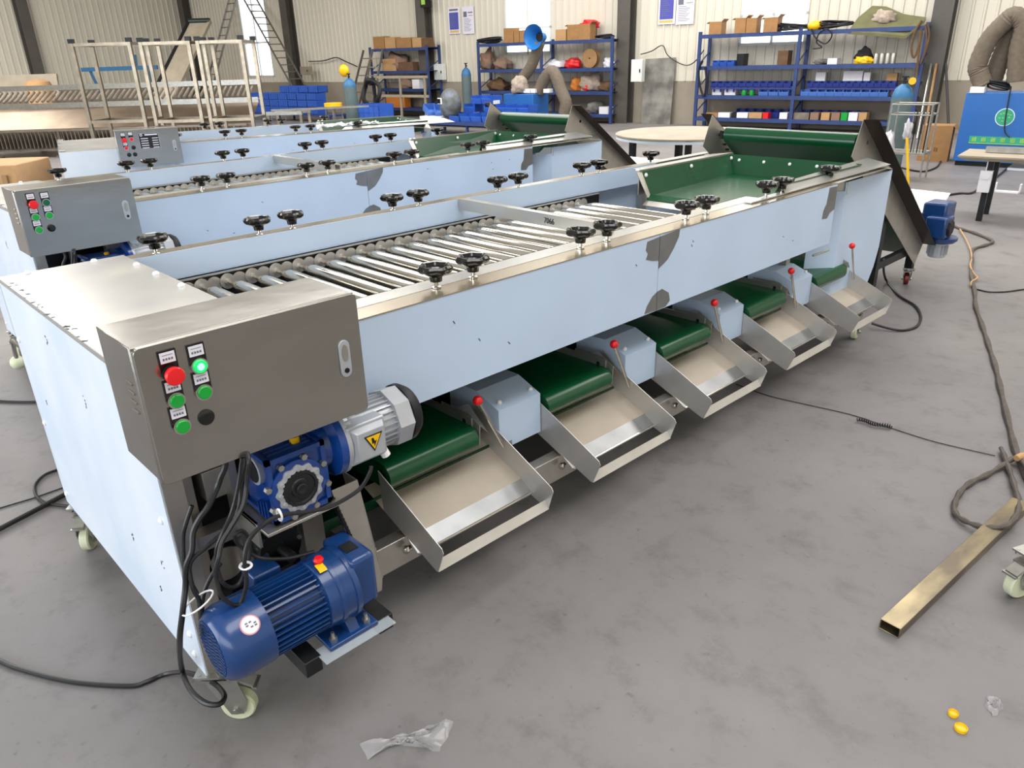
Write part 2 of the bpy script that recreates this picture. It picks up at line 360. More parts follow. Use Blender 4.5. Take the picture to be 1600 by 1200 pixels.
def worm_drive(root):
    # worm gearbox
    g = MB(); x0, x1, y0, y1, z0, z1 = 0.602, 0.752, 1.452, 1.600, 0.615, 0.782
    g.box(x0 + 0.008, x1 - 0.004, y0 + 0.006, y1, z0 + 0.01, z1 - 0.006)
    gb = g.build('worm_gearbox', M['gearblue'], root, bevel=0.006)
    r = MB()
    for xx in (x0, x1 - 0.012):
        for zz in (z0, z1 - 0.012): r.box(xx, xx + 0.012, y0 - 0.002, y1, zz, zz + 0.012)
    for zz in (z0, z1 - 0.012): r.box(x0, x1, y0 - 0.002, y0 + 0.008, zz, zz + 0.012)
    for xx in (x0, x1 - 0.012): r.box(xx, xx + 0.012, y0 - 0.002, y0 + 0.008, z0, z1)
    for i in range(4): r.box(x0 - 0.004, x0 + 0.010, y0 + 0.020 + i * 0.016, y0 + 0.026 + i * 0.016, z0, z0 + 0.055 - i * 0.006)
    for i in range(6): r.box(x0 + 0.02, x1 - 0.02, y0 + 0.03 + i * 0.018, y0 + 0.034 + i * 0.018, z1 - 0.01, z1 - 0.002)
    r.build('casting_rib', M['gearblue'], gb)
    cx, cz = 0.672, 0.690
    f = MB(); f.lathe([(0.070, y0 + 0.002), (0.070, y0 - 0.004), (0.060, y0 - 0.006)], (cx, 0, cz), 'y', 40); f.build('side_cover', M['gearblue'], gb)
    f = MB()
    n = 48; prof = [(0.058, y0 - 0.004), (0.058, y0 - 0.010), (0.046, y0 - 0.012), (0.044, y0 - 0.008)]
    f.lathe(prof, (cx, 0, cz), 'y', 60, lobes=12, amp=0.06)
    for i in range(12): a = i * PI / 6; f.cyl((cx + 0.050 * math.sin(a), y0 - 0.010, cz + 0.050 * math.cos(a)), (cx + 0.050 * math.sin(a), y0 - 0.015, cz + 0.050 * math.cos(a)), 0.005, 6)
    f.build('flange_ring', M['alu'], gb)
    f = MB(); f.lathe([(0.044, y0 - 0.006), (0.044, y0 - 0.014), (0.038, y0 - 0.014), (0.036, y0 - 0.010), (0.024, y0 - 0.010), (0.022, y0 - 0.013), (0.001, y0 - 0.013)], (cx, 0, cz), 'y', 40); f.build('oil_seal', M['rubber'], gb)
    f = MB(); f.lathe([(0.014, y0 - 0.010), (0.014, y0 - 0.018), (0.011, y0 - 0.020), (0.001, y0 - 0.018)], (cx, 0, cz), 'y', 24); f.build('output_shaft', M['darkiron'], gb)
    for i in range(8):
        a = i * PI / 4 + 0.3; f = MB(); p = (cx + 0.078 * math.sin(a), y0 + 0.004, cz + 0.074 * math.cos(a)); f.cyl(p, (p[0], y0 - 0.008, p[2]), 0.008, 6); f.cyl((p[0], y0 - 0.006, p[2]), (p[0], y0 - 0.0085, p[2]), 0.0048, 10); f.build('cover_bolt', M['zinc'], gb)
    f = MB(); f.lathe([(0.036, x0 + 0.008), (0.036, x0 - 0.004), (0.030, x0 - 0.005)], (0, 1.515, 0.738), 'x', 28); f.build('end_cap_ring', M['alu'], gb)
    f = MB(); f.lathe([(0.030, x0 - 0.003), (0.029, x0 - 0.007), (0.001, x0 - 0.006)], (0, 1.515, 0.738), 'x', 28); f.build('end_cap', M['blackmatt'], gb)
    f = MB(); f.lathe([(0.012, 0.776), (0.012, 0.786), (0.009, 0.790), (0.001, 0.790)], (0.705, 1.504, 0), 'z', 14); f.build('oil_plug', M['yellow'], gb)
    f = MB(); f.box(0.575, 0.775, 1.440, 1.62, 0.600, 0.608); f.box(0.575, 0.583, 1.50, 1.62, 0.54, 0.608); f.build('gearbox_bracket', M['steelrough'], root, bevel=0.001)
    # motor
    ax = (0, 1.512, 0.742)
    m = MB(); m.lathe([(0.050, 0.82), (0.060, 0.835), (0.062, 0.90), (0.062, 0.965)], ax, 'x', 32)
    for i in range(28):
        a = 2 * PI * i / 28; d = Vector((0, math.cos(a), math.sin(a)))
        p = Vector(ax) + d * 0.064; R = Matrix.Rotation(a, 3, 'X'); m.cbox((0.915, p.y, p.z), (0.10, 0.012, 0.0025), R)
    mo = m.build('drive_motor', M['alu'], root)
    f = MB(); f.lathe([(0.055, 0.752), (0.058, 0.772), (0.088, 0.782), (0.090, 0.800)], ax, 'x', 40); f.build('motor_flange', M['gearblue'], mo)
    f = MB(); f.lathe([(0.090, 0.800), (0.090, 0.812), (0.070, 0.816), (0.066, 0.835), (0.04, 0.84)], ax, 'x', 40)
    for i in range(4):
        a = i * PI / 2 + PI / 4; f.cyl((0.795, ax[1] + 0.078 * math.cos(a), ax[2] + 0.078 * math.sin(a)), (0.828, ax[1] + 0.078 * math.cos(a), ax[2] + 0.078 * math.sin(a)), 0.007, 6)
    f.build('adapter_flange', M['alu'], mo)
    f = MB(); f.lathe([(0.072, 0.958), (0.080, 0.960), (0.080, 1.005), (0.074, 1.010), (0.06, 1.010)], ax, 'x', 8); f.build('fan_cover', M['alu'], mo, angle=20)
    f = MB(); f.lathe([(0.078, 1.008), (0.078, 1.022), (0.066, 1.040), (0.001, 1.044)], ax, 'x', 28); f.build('fan_guard', M['blackmatt'], mo)
    t = MB(); t.box(0.805, 0.912, 1.432, 1.475, 0.692, 0.797); tb = t.build('terminal_box', M['alu'], mo, bevel=0.004)
    t = MB(); pl = [(0.812, 0.698), (0.906, 0.698), (0.906, 0.790), (0.812, 0.790)]
    t.add([(p[0], 1.432, p[1]) for p in pl] + [(0.859 + (p[0] - 0.859) * 0.8, 1.414, 0.744 + (p[1] - 0.744) * 0.8) for p in pl], [(4, 5, 6, 7)] + [(i, (i + 1) % 4, (i + 1) % 4 + 4, i + 4) for i in range(4)] + [(3, 2, 1, 0)])
    t.build('terminal_lid', M['alu'], tb, bevel=0.002)
    t = MB(); t.prism([(0.838, 0.768), (0.890, 0.768), (0.864, 0.722)], 'y', 1.4125, 1.4140); t.build('warning_sign', M['black'], tb)
    t = MB(); t.prism([(0.8435, 0.765), (0.8845, 0.765), (0.864, 0.7285)], 'y', 1.4115, 1.4130); t.build('sign_face', M['yellow'], tb)
    t = MB(); t.prism([(0.857, 0.760), (0.862, 0.760), (0.866, 0.749), (0.871, 0.752), (0.864, 0.736), (0.863, 0.747), (0.858, 0.744)], 'y', 1.4105, 1.4118); t.build('lightning_mark', M['black'], tb)
    t = MB(); t.cyl((0.905, 1.445, 0.700), (0.912, 1.440, 0.680), 0.012, 10); t.build('cable_gland', M['white'], tb)

def belt_drive(root):
    ax = (0, 1.41, 0.412)
    m = MB(); m.lathe([(0.04, 0.50), (0.068, 0.502), (0.070, 0.57), (0.070, 0.645)], ax, 'x', 36)
    for i in range(36):
        a = 2 * PI * i / 36; R = Matrix.Rotation(a, 3, 'X'); m.cbox((0.572, ax[1] + 0.077 * math.cos(a), ax[2] + 0.077 * math.sin(a)), (0.135, 0.018, 0.003), R)
    mo = m.build('geared_motor', M['motorblue'], root)
    f = MB(); f.lathe([(0.089, 0.505), (0.090, 0.500), (0.090, 0.425), (0.083, 0.405), (0.070, 0.394), (0.066, 0.394)], ax, 'x', 48)
    f.build('fan_cover', M['motorblue'], mo)
    f = MB(); f.lathe([(0.066, 0.396), (0.001, 0.396)], ax, 'x', 40); f.build('grille_back', M['blackmatt'], mo)
    f = MB()
    for i in range(-6, 7):
        zz = i * 0.0098; hw = math.sqrt(max(0.066 ** 2 - zz * zz, 0)); f.box(0.392, 0.3955, ax[1] - hw, ax[1] + hw, ax[2] + zz - 0.0022, ax[2] + zz + 0.0022)
    for j in (-1, 0, 1): f.box(0.392, 0.3955, ax[1] + j * 0.03 - 0.005, ax[1] + j * 0.03 + 0.005, ax[2] - 0.058, ax[2] + 0.058)
    f.build('fan_grille', M['motorblue'], mo)
    s = MB(); s.mi = 0
    def patch(r, da, dx, rr, slot, sc=0.0):
        # a round sticker wrapped on the fan cover
        s.mi = slot; vs = []; n = 28
        for k in range(n):
            t = 2 * PI * k / n; xx = 0.462 + da * 0 + rr * math.cos(t); aa = (rr * math.sin(t)) / 0.0905
            a0 = 2.35; R0 = 0.0908 + sc
            vs.append((xx, ax[1] + R0 * math.cos(a0 + aa), ax[2] + R0 * math.sin(a0 + aa)))
        vs.append((0.462, ax[1] + (0.0908 + sc) * math.cos(2.35), ax[2] + (0.0908 + sc) * math.sin(2.35)))
        s.add(vs, [(k, (k + 1) % n, n) for k in range(n)])
    patch(0, 0, 0, 0.022, 0, 0.0003); patch(0, 0, 0, 0.019, 1, 0.0008)
    for ci in range(3):
        for rI in range(3):
            s.mi = 2; aa = 2.35 + (rI - 1) * 0.06; xx = 0.452 + ci * 0.009
            R0 = 0.0922; vs = [(xx + dx, ax[1] + R0 * math.cos(aa + dd), ax[2] + R0 * math.sin(aa + dd)) for dx, dd in ((0, -0.02), (0.006, -0.02), (0.006, 0.02), (0, 0.02))]
            if (ci + rI) % 3 != 2: s.add(vs, [(0, 1, 2, 3)])
    s.build('round_sticker', [mat('sticker_red_ring', 'c98a94', 0.5), M['white'], M['printing']], mo)
    f = MB(); f.lathe([(0.075, 0.638), (0.088, 0.645), (0.090, 0.672), (0.094, 0.674), (0.094, 0.684), (0.090, 0.686), (0.090, 0.712), (0.094, 0.714), (0.092, 0.728), (0.05, 0.730)], ax, 'x', 40)
    f.build('gear_housing', M['motorblue'], mo)
    f = MB(); f.box(0.722, 0.790, 1.345, 1.485, 0.355, 0.500); f.build('output_housing', M['motorblue'], mo, bevel=0.012)
    f = MB(); f.box(0.628, 0.765, 1.325, 1.50, 0.300, 0.312); f.prism([(1.335, 0.31), (1.485, 0.31), (1.44, 0.37), (1.38, 0.37)], 'x', 0.69, 0.72); f.build('mounting_foot', M['motorblue'], mo, bevel=0.003)
    for p in ((0.648, 1.345), (0.742, 1.345), (0.648, 1.48), (0.742, 1.48)):
        b = MB(); b.cyl((p[0], p[1], 0.312), (p[0], p[1], 0.322), 0.010, 6); b.cyl((p[0], p[1], 0.322), (p[0], p[1], 0.336), 0.005, 8); b.build('foot_bolt', M['zinc'], mo)
    b = MB(); b.lathe([(0.011, 0.500), (0.011, 0.508), (0.013, 0.511), (0.009, 0.517), (0.001, 0.517)], (0.668, 1.400, 0), 'z', 14); b.build('breather_plug', M['red'], mo)
    b = MB(); vs = []
    for k in range(5):
        aa = 1.75 + k * 0.07; vs += [(0.652, ax[1] + 0.0945 * math.cos(aa), ax[2] + 0.0945 * math.sin(aa)), (0.672, ax[1] + 0.0945 * math.cos(aa), ax[2] + 0.0945 * math.sin(aa))]
    b.add(vs, [(2 * k, 2 * k + 1, 2 * k + 3, 2 * k + 2) for k in range(4)]); b.build('warning_tag', M['yellow'], mo)
    b = MB(); b.box(0.735, 0.770, 1.385, 1.425, 0.4995, 0.5015); b.build('name_plate', M['darkiron'], mo)
    b = MB(); b.box(0.53, 0.60, 1.46, 1.53, 0.44, 0.50); b.build('terminal_box', M['motorblue'], mo, bevel=0.005)
    for x in (0.585, 0.792):
        t = MB(); t.box(x - 0.022, x + 0.022, 1.335, 1.72, 0.256, 0.300); t.build('motor_support_tube', M['darkiron'], root, bevel=0.002)
        e = MB(); e.box(x - 0.018, x + 0.018, 1.3345, 1.336, 0.260, 0.296); e.build('tube_mouth', M['blackmatt'], root)
    t = MB(); t.box(0.60, 0.80, 1.30, 1.36, 0.2975, 0.2995); t.build('plastic_wrap', mat('clear_plastic_film', 'c8d2dc', 0.15, 0.0, 0.5, alpha=0.35) if 'wrap' not in M else M['wrap'], root)
    # chain drive from the shaft above down to the gearmotor
    g = MB(); g.prism([(0.764, 0.628), (0.836, 0.628), (0.878, 0.300), (0.872, 0.262), (0.828, 0.262)], 'y', 1.47, 1.474); g.box(0.868, 0.872, 1.474, 1.53, 0.27, 0.40)
    g.prism([(0.836, 0.628), (0.839, 0.628), (0.881, 0.300), (0.878, 0.300)], 'y', 1.470, 1.54)
    g.build('chain_guard', M['steelrough'], root, bevel=0.001)
    c = MB()
    for i in range(30):
        t = i / 29; x = 0.762 + 0.052 * t; z = 0.61 - 0.20 * t; c.cyl((x, 1.462, z), (x, 1.480, z), 0.0042, 6)
        if i % 2 == 0: c.cbox((x + 0.0009, 1.462, z - 0.0035), (0.006, 0.002, 0.013))
    c.build('drive_chain', M['blackmatt'], root)
    g = MB(); g.lathe([(0.055, 1.535), (0.055, 1.548), (0.02, 1.55)], (0.64, 0, 0.49), 'y', 30); g.cyl((0.64, 1.48, 0.49), (0.64, 1.72, 0.49), 0.014, 12); g.build('drive_sprocket', M['darkiron'], root)
    g = MB(); g.box(0.595, 0.705, 1.56, 1.60, 0.475, 0.56); g.cyl((0.655, 1.545, 0.52), (0.655, 1.60, 0.52), 0.045, 24); g.build('pillow_bearing', M['darkgreen'], root, bevel=0.006)
    g = MB(); g.cyl((0.655, 1.540, 0.52), (0.655, 1.548, 0.52), 0.026, 20); g.cyl((0.69, 1.53, 0.50), (0.69, 1.58, 0.50), 0.006, 6); g.cyl((0.60, 1.53, 0.49), (0.60, 1.58, 0.49), 0.006, 6); g.build('bearing_ring', M['steelrough'], root)

def wiring(root):
    def cab(name, pts, r=0.0050, k=6): c = MB(); c.tube(smooth(pts, k), r, 8); c.build(name, M['rubber'], root)
    def PY(l, Y): return [ony(x, y, Y + 0.004 * (i % 3)) for i, (x, y) in enumerate(l)]
    main = [(0.505, 1.47, 0.86)] + PY([(352, 722), (345, 745), (339, 762), (325, 792), (312, 810), (302, 832), (300, 860), (291, 885), (290, 915), (285, 960)], 1.455) + [ony(281, 1000, 1.50), onz(284, 1045, 0.16), onz(297, 1077, 0.17), onz(320, 1098, 0.18), onz(343, 1100, 0.18), onz(350, 1085, 0.17), onz(330, 1065, 0.14), onz(292, 1051, 0.06), onz(260, 1053, 0.009), onz(230, 1065, 0.008), onz(200, 1072, 0.008), onz(110, 1065, 0.008), onz(30, 1045, 0.008), onz(-5, 1030, 0.008), onz(-40, 1015, 0.008)]
    cab('power_cable', main, 0.0068)
    cab('motor_cable', [(0.56, 1.50, 0.86)] + PY([(383, 715), (380, 740), (376, 760), (375, 785), (365, 815), (345, 835), (322, 855), (302, 872), (296, 890), (302, 920), (312, 940), (315, 960), (316, 990)], 1.45))
    cab('motor_cable', [(0.575, 1.49, 0.86)] + PY([(388, 715), (387, 740), (385, 760), (380, 790), (360, 825), (347, 847), (342, 870), (337, 890), (338, 905), (347, 932), (365, 945), (377, 940), (385, 910), (382, 873), (390, 842), (415, 817), (440, 805), (477, 800), (515, 792), (552, 772), (567, 758), (578, 738), (580, 728)], 1.39))
    cab('motor_cable', PY([(378, 715), (372, 760), (362, 800), (347, 835), (338, 860), (340, 890), (350, 912), (365, 917), (377, 907), (387, 880), (390, 847), (380, 830), (367, 835), (372, 850), (395, 867), (415, 873), (452, 872), (490, 862)], 1.42), 0.0045)
    cab('motor_cable', PY([(300, 790), (290, 820), (286, 842), (288, 885), (298, 910), (310, 935), (314, 975)], 1.50), 0.005)
    cab('motor_cable', PY([(345, 880), (330, 900), (318, 930), (316, 960), (320, 985)], 1.47), 0.005)
    c = ony(309, 942, 1.45); t = MB(); t.tube([(c.x + 0.036 * math.cos(a), c.y + 0.02 * math.sin(a), c.z + 0.012 * math.cos(a)) for a in [i * PI / 8 for i in range(17)]], 0.0022, 6); t.build('cable_tie', M['white'], root)
    c = ony(384, 884, 1.40); t = MB(); t.tube([(c.x + 0.012 * math.cos(a), c.y + 0.014 * math.sin(a), c.z) for a in [i * PI / 8 for i in range(17)]], 0.003, 6); t.build('cable_tie', M['white'], root)
    c = ony(436, 805, 1.40); t = MB(); t.tube([(c.x + 0.001, c.y + 0.010 * math.cos(a), c.z + 0.014 * math.sin(a)) for a in [i * PI / 8 for i in range(17)]], 0.003, 6); t.build('cable_clip', M['white'], root)

def make_machine(root, style, length=4.43, pairs=(1.365, 1.995, 2.625, 3.25), single=3.80, far_single=0.90, rail_end=3.15, panels=((0.80, 2.283), (2.286, 3.745)), ntray=5, drives=True, housing_top=0.995):
    Yn, Yf, ZB, ZT, ZS = 1.61, 2.81, 0.17, 0.988, 0.69
    L = length
    hx0 = 0.42 if style != 3 else -0.05
    # end panel with folded lips
    e = MB(); e.box(hx0, hx0 + 0.004, Yn, Yf, ZB, housing_top); e.box(hx0, hx0 + 0.03, Yf - 0.004, Yf, ZB, housing_top)
    e.mi = 1
    for (y, z, a, l) in ((2.10, 0.79, 0.5, 0.03), (1.98, 0.42, 1.2, 0.02), (1.75, 0.45, 0.3, 0.02), (2.62, 0.62, 0.9, 0.012), (2.35, 0.90, 0.2, 0.02), (1.82, 0.33, 0.6, 0.015)):
        for j in range(4): e.cbox((hx0 - 0.0004, y + random.uniform(-.01, .01), z + (j - 1.5) * l * 0.35), (0.0008, random.uniform(0.003, 0.008), random.uniform(0.003, l * 0.4)), Matrix.Rotation(a, 3, 'X'))
    e.build('end_panel', [M['filmwhite'], M['grime']], root)
    for (y, z) in ((1.66, 0.28), (1.66, 0.62), (2.76, 0.80), (2.76, 0.5), (2.76, 0.22), (1.66, 0.215)):
        b = MB(); b.lathe([(0.010, hx0), (0.010, hx0 - 0.003), (0.006, hx0 - 0.007), (0.001, hx0 - 0.008)], (0, y, z), 'x', 12); b.build('panel_screw', M['white'], root)
    # top sheet of the drive end
    t = MB(); t.box(hx0, 0.80, Yn, Yf, housing_top, housing_top + 0.003); t.box(hx0 - 0.001, hx0 + 0.001, Yn, Yf, housing_top - 0.012, housing_top + 0.003)
    t.mi = 1
    for i in range(26): t.cbox((hx0 + random.uniform(0.0, 0.02) , 1.75 + 0.95 * random.random(), housing_top + 0.0032), (random.uniform(.003, .012), random.uniform(.004, .016), 0.0006), rotz(random.random()))
    t.build('top_sheet', [M['filmtop'], M['grime']], root)
    for (x, y) in ((0.78, 2.62), (0.78, 2.45), (0.78, 2.25), (0.70, 2.79), (0.50, 2.79)):
        b = MB(); b.lathe([(0.011, 0), (0.011, 0.003), (0.007, 0.008), (0.001, 0.009)], (x, y, housing_top + 0.003), 'z', 12); b.build('cap_nut', M['white'], root)
    # near corner post and frame
    p = MB(); p.box(hx0 + 0.0045, hx0 + 0.052, Yn - 0.0005, Yn + 0.05, ZB, ZT); p.build('corner_post', M['steelrough'], root, bevel=0.001)
    p = MB(); p.box(hx0 + 0.004, hx0 + 0.052, Yf - 0.05, Yf, ZB, ZT); p.build('corner_post', M['steelrough'], root)
    if style == 3:
        q = MB(); q.box(hx0, 0.80, Yn - 0.003, Yn, 0.25, housing_top); q.build('housing_side', M['filmwhite'], root)
        q = MB(); q.box(hx0, 0.80, Yf, Yf + 0.003, 0.25, housing_top); q.build('housing_side', M['filmwhite'], root)
    else:
        q = MB(); q.box(0.765, 0.79, Yn + 0.06, Yf - 0.1, 0.25, 0.70); q.box(0.475, 0.79, 1.76, 1.765, 0.19, 0.78); q.build('drive_bulkhead', M['darkiron'], root)
        q = MB(); q.box(0.53, 0.60, 1.66, 1.76, 0.62, 0.70); q.box(0.48, 0.52, 1.70, 1.76, 0.30, 0.70); q.cyl((0.56, 1.70, 0.40), (0.56, 1.76, 0.40), 0.05, 20); q.build('bearing_block', M['steelrough'], root, bevel=0.002)
        q = MB(); q.box(0.475, 0.80, Yn, Yn + 0.004, 0.80, ZT); q.build('housing_side', M['steelrough'], root)
        q = MB(); q.box(0.74, 0.80, Yn + 0.002, Yn + 0.05, 0.20, 0.80); q.box(0.58, 0.60, Yn + 0.01, Yn + 0.05, 0.30, 0.80); q.box(0.47, 0.74, Yn + 0.006, Yn + 0.05, 0.52, 0.56); q.build('drive_frame', M['steelrough'], root)
    # side panels
    for i, (a, b_) in enumerate(panels):
        s = MB(); s.box(a, b_, Yn, Yn + 0.003, ZS, ZT - 0.004)
        s.mi = 1
        for j in range(4): s.cbox((a + (b_ - a) * random.random(), Yn - 0.0003, random.uniform(ZS + .05, ZT - .05)), (0.012, 0.0006, 0.003), Matrix.Rotation(random.random(), 3, 'Y'))
        s.mi = 2
        def patch(pts):
            s.add([(x, Yn - 0.0012, z) for x, z in pts] + [(x, Yn + 0.001, z) for x, z in pts], [tuple(range(len(pts)))] + [(k, (k + 1) % len(pts), (k + 1) % len(pts) + len(pts), k + len(pts)) for k in range(len(pts))])
        if style != 3 and i == 0 and len(panels) > 1:
            patch([(b_, 0.976), (b_ - 0.075, 0.970), (b_ - 0.082, 0.940), (b_ - 0.068, 0.925), (b_ - 0.078, 0.905), (b_ - 0.04, 0.893), (b_, 0.886)])
            patch([(b_, 0.765), (b_ - 0.03, 0.752), (b_ - 0.06, 0.722), (b_ - 0.072, 0.695), (b_, 0.692)])
        if style != 3 and i == 1:
            patch([(a, 0.976), (a + 0.125, 0.984), (a + 0.120, 0.955), (a + 0.09, 0.915), (a + 0.055, 0.880), (a, 0.855)])
            patch([(a, 0.692), (a, 0.766), (a + 0.03, 0.770), (a + 0.075, 0.745), (a + 0.085, 0.712), (a + 0.06, 0.694)])
            patch([(b_, 0.972), (b_ - 0.085, 0.975), (b_ - 0.095, 0.90), (b_ - 0.12, 0.87), (b_ - 0.125, 0.83), (b_ - 0.07, 0.825), (b_ - 0.045, 0.85), (b_, 0.86)])
        s.build('side_panel', [M['film'], M['grime'], M['barepatch']], root)
        s = MB(); s.box(a, b_, Yf - 0.003, Yf, 0.30, ZT - 0.004); s.build('side_panel', M['film'], root)
    x0, x1 = panels[0][0], panels[-1][1]
    # near rail: outer flange and inner guide
    r = MB(); r.box(0.80, x1, Yn - 0.001, Yn + 0.085, ZT - 0.005, ZT - 0.001); r.build('outer_rail', M['steel'], root)
    r = MB(); r.box(0.80, rail_end, Yn + 0.080, Yn + 0.158, ZT - 0.004, ZT); r.box(0.80, rail_end, Yn + 0.154, Yn + 0.158, 0.875, ZT); r.build('guide_rail', M['filmtop'], root)
    # far rail
    r = MB(); r.box(0.80, single + 0.02, Yf - 0.055, Yf, ZT + 0.001, ZT + 0.004); r.build('outer_rail', M['steel'], root)
    r = MB(); r.box(0.80, single + 0.02, Yf - 0.062, Yf - 0.058, 0.892, ZT + 0.003); r.build('guide_rail', M['film'], root)
    r = MB(); r.box(0.80, rail_end + 0.1, Yf - 0.105, Yf - 0.09, 0.890, 0.894)
    r.build('chain_track', M['steelrough'], root)
    r = MB(); r.box(0.80, rail_end + 0.1, Yf - 0.092, Yf - 0.066, 0.8845, 0.8885); r.box(0.80, rail_end + 0.1, Yf - 0.102, Yf - 0.098, 0.76, 0.89); r.box(0.80, rail_end + 0.02, Yn + 0.03, Yf - 0.03, 0.70, 0.705); r.box(0.795, 0.80, Yn + 0.01, Yf - 0.01, 0.60, 0.985); r.build('inner_bed', M['blackmatt'], root)
    # rollers
    def roller(x):
        m = MB(); zc = 0.858
        m.lathe([(0.006, 2.695), (0.006, 2.655), (0.011, 2.650), (0.024, 2.585), (0.0255, 2.575), (0.0255, 1.81), (0.011, 1.78), (0.006, 1.77)], (x, 0, zc), 'y', 18)
        o = m.build('roller', M['rollersteel'], root)
        d = MB(); d.cyl((x, 2.694, zc + 0.002), (x, 2.698, zc + 0.002), 0.029, 18); d.cyl((x + 0.049, 2.700, zc - 0.002), (x + 0.049, 2.704, zc - 0.002), 0.029, 18); d.cyl((x, 2.686, zc), (x, 2.696, zc), 0.012, 8)
        d.build('chain_link', M['tray'], o)
        return o
    nr = int((rail_end + 0.03 - 0.84) / 0.098)
    r0 = roller(0.81 + 0.0)
    for i in range(1, nr + 1): dup(r0, root, (i * 0.098, 0, 0))
    if style != 3:
        # cross bar with handwriting
        b = MB(); p0, p1 = Vector((2.275, 2.745, 0.968)), Vector((2.165, 1.765, 0.993)); d = (p1 - p0).normalized(); n = Vector((d.y, -d.x, 0)).normalized()
        b.bar(p0, p1, 0.004, 0.046)
        for o_ in (0.0, 0.036):
            q0, q1 = p0 - n * o_, p1 - n * o_
            if o_: b.bar(q0, q1, 0.003, 0.03)
        vs = [p0 + Vector((0, 0, 0.023)), p1 + Vector((0, 0, 0.023)), p1 - n * 0.036 + Vector((0, 0, 0.023)), p0 - n * 0.036 + Vector((0, 0, 0.023))]
        b.sheet(vs, 0.003); cb = b.build('cross_bar', M['filmtop'], root)
        if style == 1:
            a = math.atan2(d.y, d.x); tp = p0 + d * 0.66 - n * 0.0
            side = 1 if n.x < 0 else -1
            Rt = Matrix((Vector((d.x, d.y, 0)).normalized(), Vector((0, 0, 1)), -n if n.x > 0 else n)).transposed()
            out = Vector((-abs(n.x), -n.y * (1 if n.x > 0 else -1), 0)) * 0.0035
            zdir = out.normalized(); xdir = Vector((0, 0, 1)).cross(zdir) * 1.0
            Rt = Matrix((xdir, Vector((0, 0, 1)), zdir)).transposed()
            text_mesh('7066', 0.032, 'handwritten_mark', M['blackmatt'], cb, tp + out, Rt)
    # knobs
    ks = []
    for c_ in pairs: ks += [c_ - 0.071, c_ + 0.071]
    k0 = knob_mesh(ks[0], Yn + 0.072, ZT, root)
    for x in ks[1:] + [single] + ([far_single] if style == 3 else []): dup(k0, root, (x - ks[0], 0, 0))
    for x in ks + [single, far_single]: dup(k0, root, (x - ks[0], Yf - 0.035 - (Yn + 0.072), 0))
    # feed tray of green belting
    tx0, tx1 = rail_end + 0.15, rail_end + 1.04
    y0, y1 = Yn + 0.075, 2.47
    g = MB(); zt, zb = 1.022, 0.915
    g.sheet([(tx0 + 0.02, y0 + 0.07, zb - 0.02), (tx1 - 0.05, y0 + 0.07, zb), (tx1 - 0.05, y1 - 0.05, zb), (tx0 + 0.02, y1 - 0.05, zb - 0.02)], 0.003)
    g.sheet([(tx0 - 0.01, y0 + 0.075, zb - 0.034), (tx0 + 0.025, y0 + 0.07, zb - 0.012), (tx0 + 0.025, y1 - 0.05, zb - 0.012), (tx0 - 0.01, y1 - 0.055, zb - 0.034)], 0.006); g.build('feed_bed', M['green'], root)
    g = MB()
    g.sheet([(tx0, y0, zt), (tx1, y0, zt), (tx1 - 0.05, y0 + 0.07, zb), (tx0 + 0.02, y0 + 0.07, zb - 0.02)], 0.003)
    g.sheet([(tx0, y1, zt), (tx1, y1, zt), (tx1 - 0.05, y1 - 0.05, zb), (tx0 + 0.02, y1 - 0.05, zb - 0.02)], 0.003)
    g.sheet([(tx1, y0, zt), (tx1, y1, zt), (tx1 - 0.05, y1 - 0.05, zb), (tx1 - 0.05, y0 + 0.07, zb)], 0.003)
    fl = g.build('feed_flap', M['green'], root)
    g = MB(); g.box(tx0 - 0.01, tx1 + 0.02, y1, y1 + 0.006, 0.90, zt + 0.006); g.sheet([(tx0 - 0.01, y1, zt + 0.006), (tx1 + 0.02, y1, zt + 0.006), (tx1 + 0.02, y1 + 0.14, zt - 0.012), (tx0 + 0.12, y1 + 0.14, zt - 0.012)], 0.003)
    g.sheet([(tx0 - 0.08, y1 - 0.08, 0.868), (tx0 + 0.0, y1 - 0.05, zb - 0.030), (tx0 + 0.0, y0 + 0.07, zb - 0.030), (tx0 - 0.08, y0 + 0.09, 0.868)], 0.003)
    g.sheet([(tx0 - 0.03, y1 + 0.003, zt), (tx0 + 0.01, y1, zt), (tx0 + 0.02, y1 - 0.06, 0.895), (tx0 - 0.01, y1 - 0.06, 0.895)], 0.003)
    g.build('feed_chute', M['steelrough'], root)
    g = MB(); g.box(tx0 - 0.3, tx1, y0 - 0.035, y0 + 0.002, ZT + 0.001, ZT + 0.006); g.sheet([(tx0 - 0.02, y0 - 0.04, ZT + 0.006), (tx1 + 0.28, y0 - 0.04, ZT + 0.004), (tx1 + 0.20, y0 + 0.06, zt + 0.006), (tx0 + 0.05, y0 + 0.02, zt + 0.004)], 0.003); g.build('top_cover', M['filmtop'], root)
    for i in range(8):
        if i < 5: p = (tx1 - 0.01, y0 + 0.08 + i * 0.16, zt - 0.03); ax_ = 'x'
        else: p = (tx0 + 0.03 + (i - 5) * 0.42, y1 - 0.012, zt - 0.02); ax_ = 'y'
        b = MB(); b.lathe([(0.011, 0), (0.011, -0.004), (0.007, -0.009), (0.001, -0.010)], p, ax_, 12); b.build('cap_nut', M['white'], root)
    for x in (tx0, tx0 + 0.04):
        b = MB(); b.lathe([(0.011, 0), (0.011, 0.003), (0.007, 0.008), (0.001, 0.009)], (x, y1 + 0.02, zt + 0.004), 'z', 12); b.build('cap_nut', M['white'], root)
    # tail housing
    hx1 = L - 0.02; tx = x1 - 0.02
    tx = x1 + 0.30; hx1 = L + 0.22; ty = Yn + 0.085
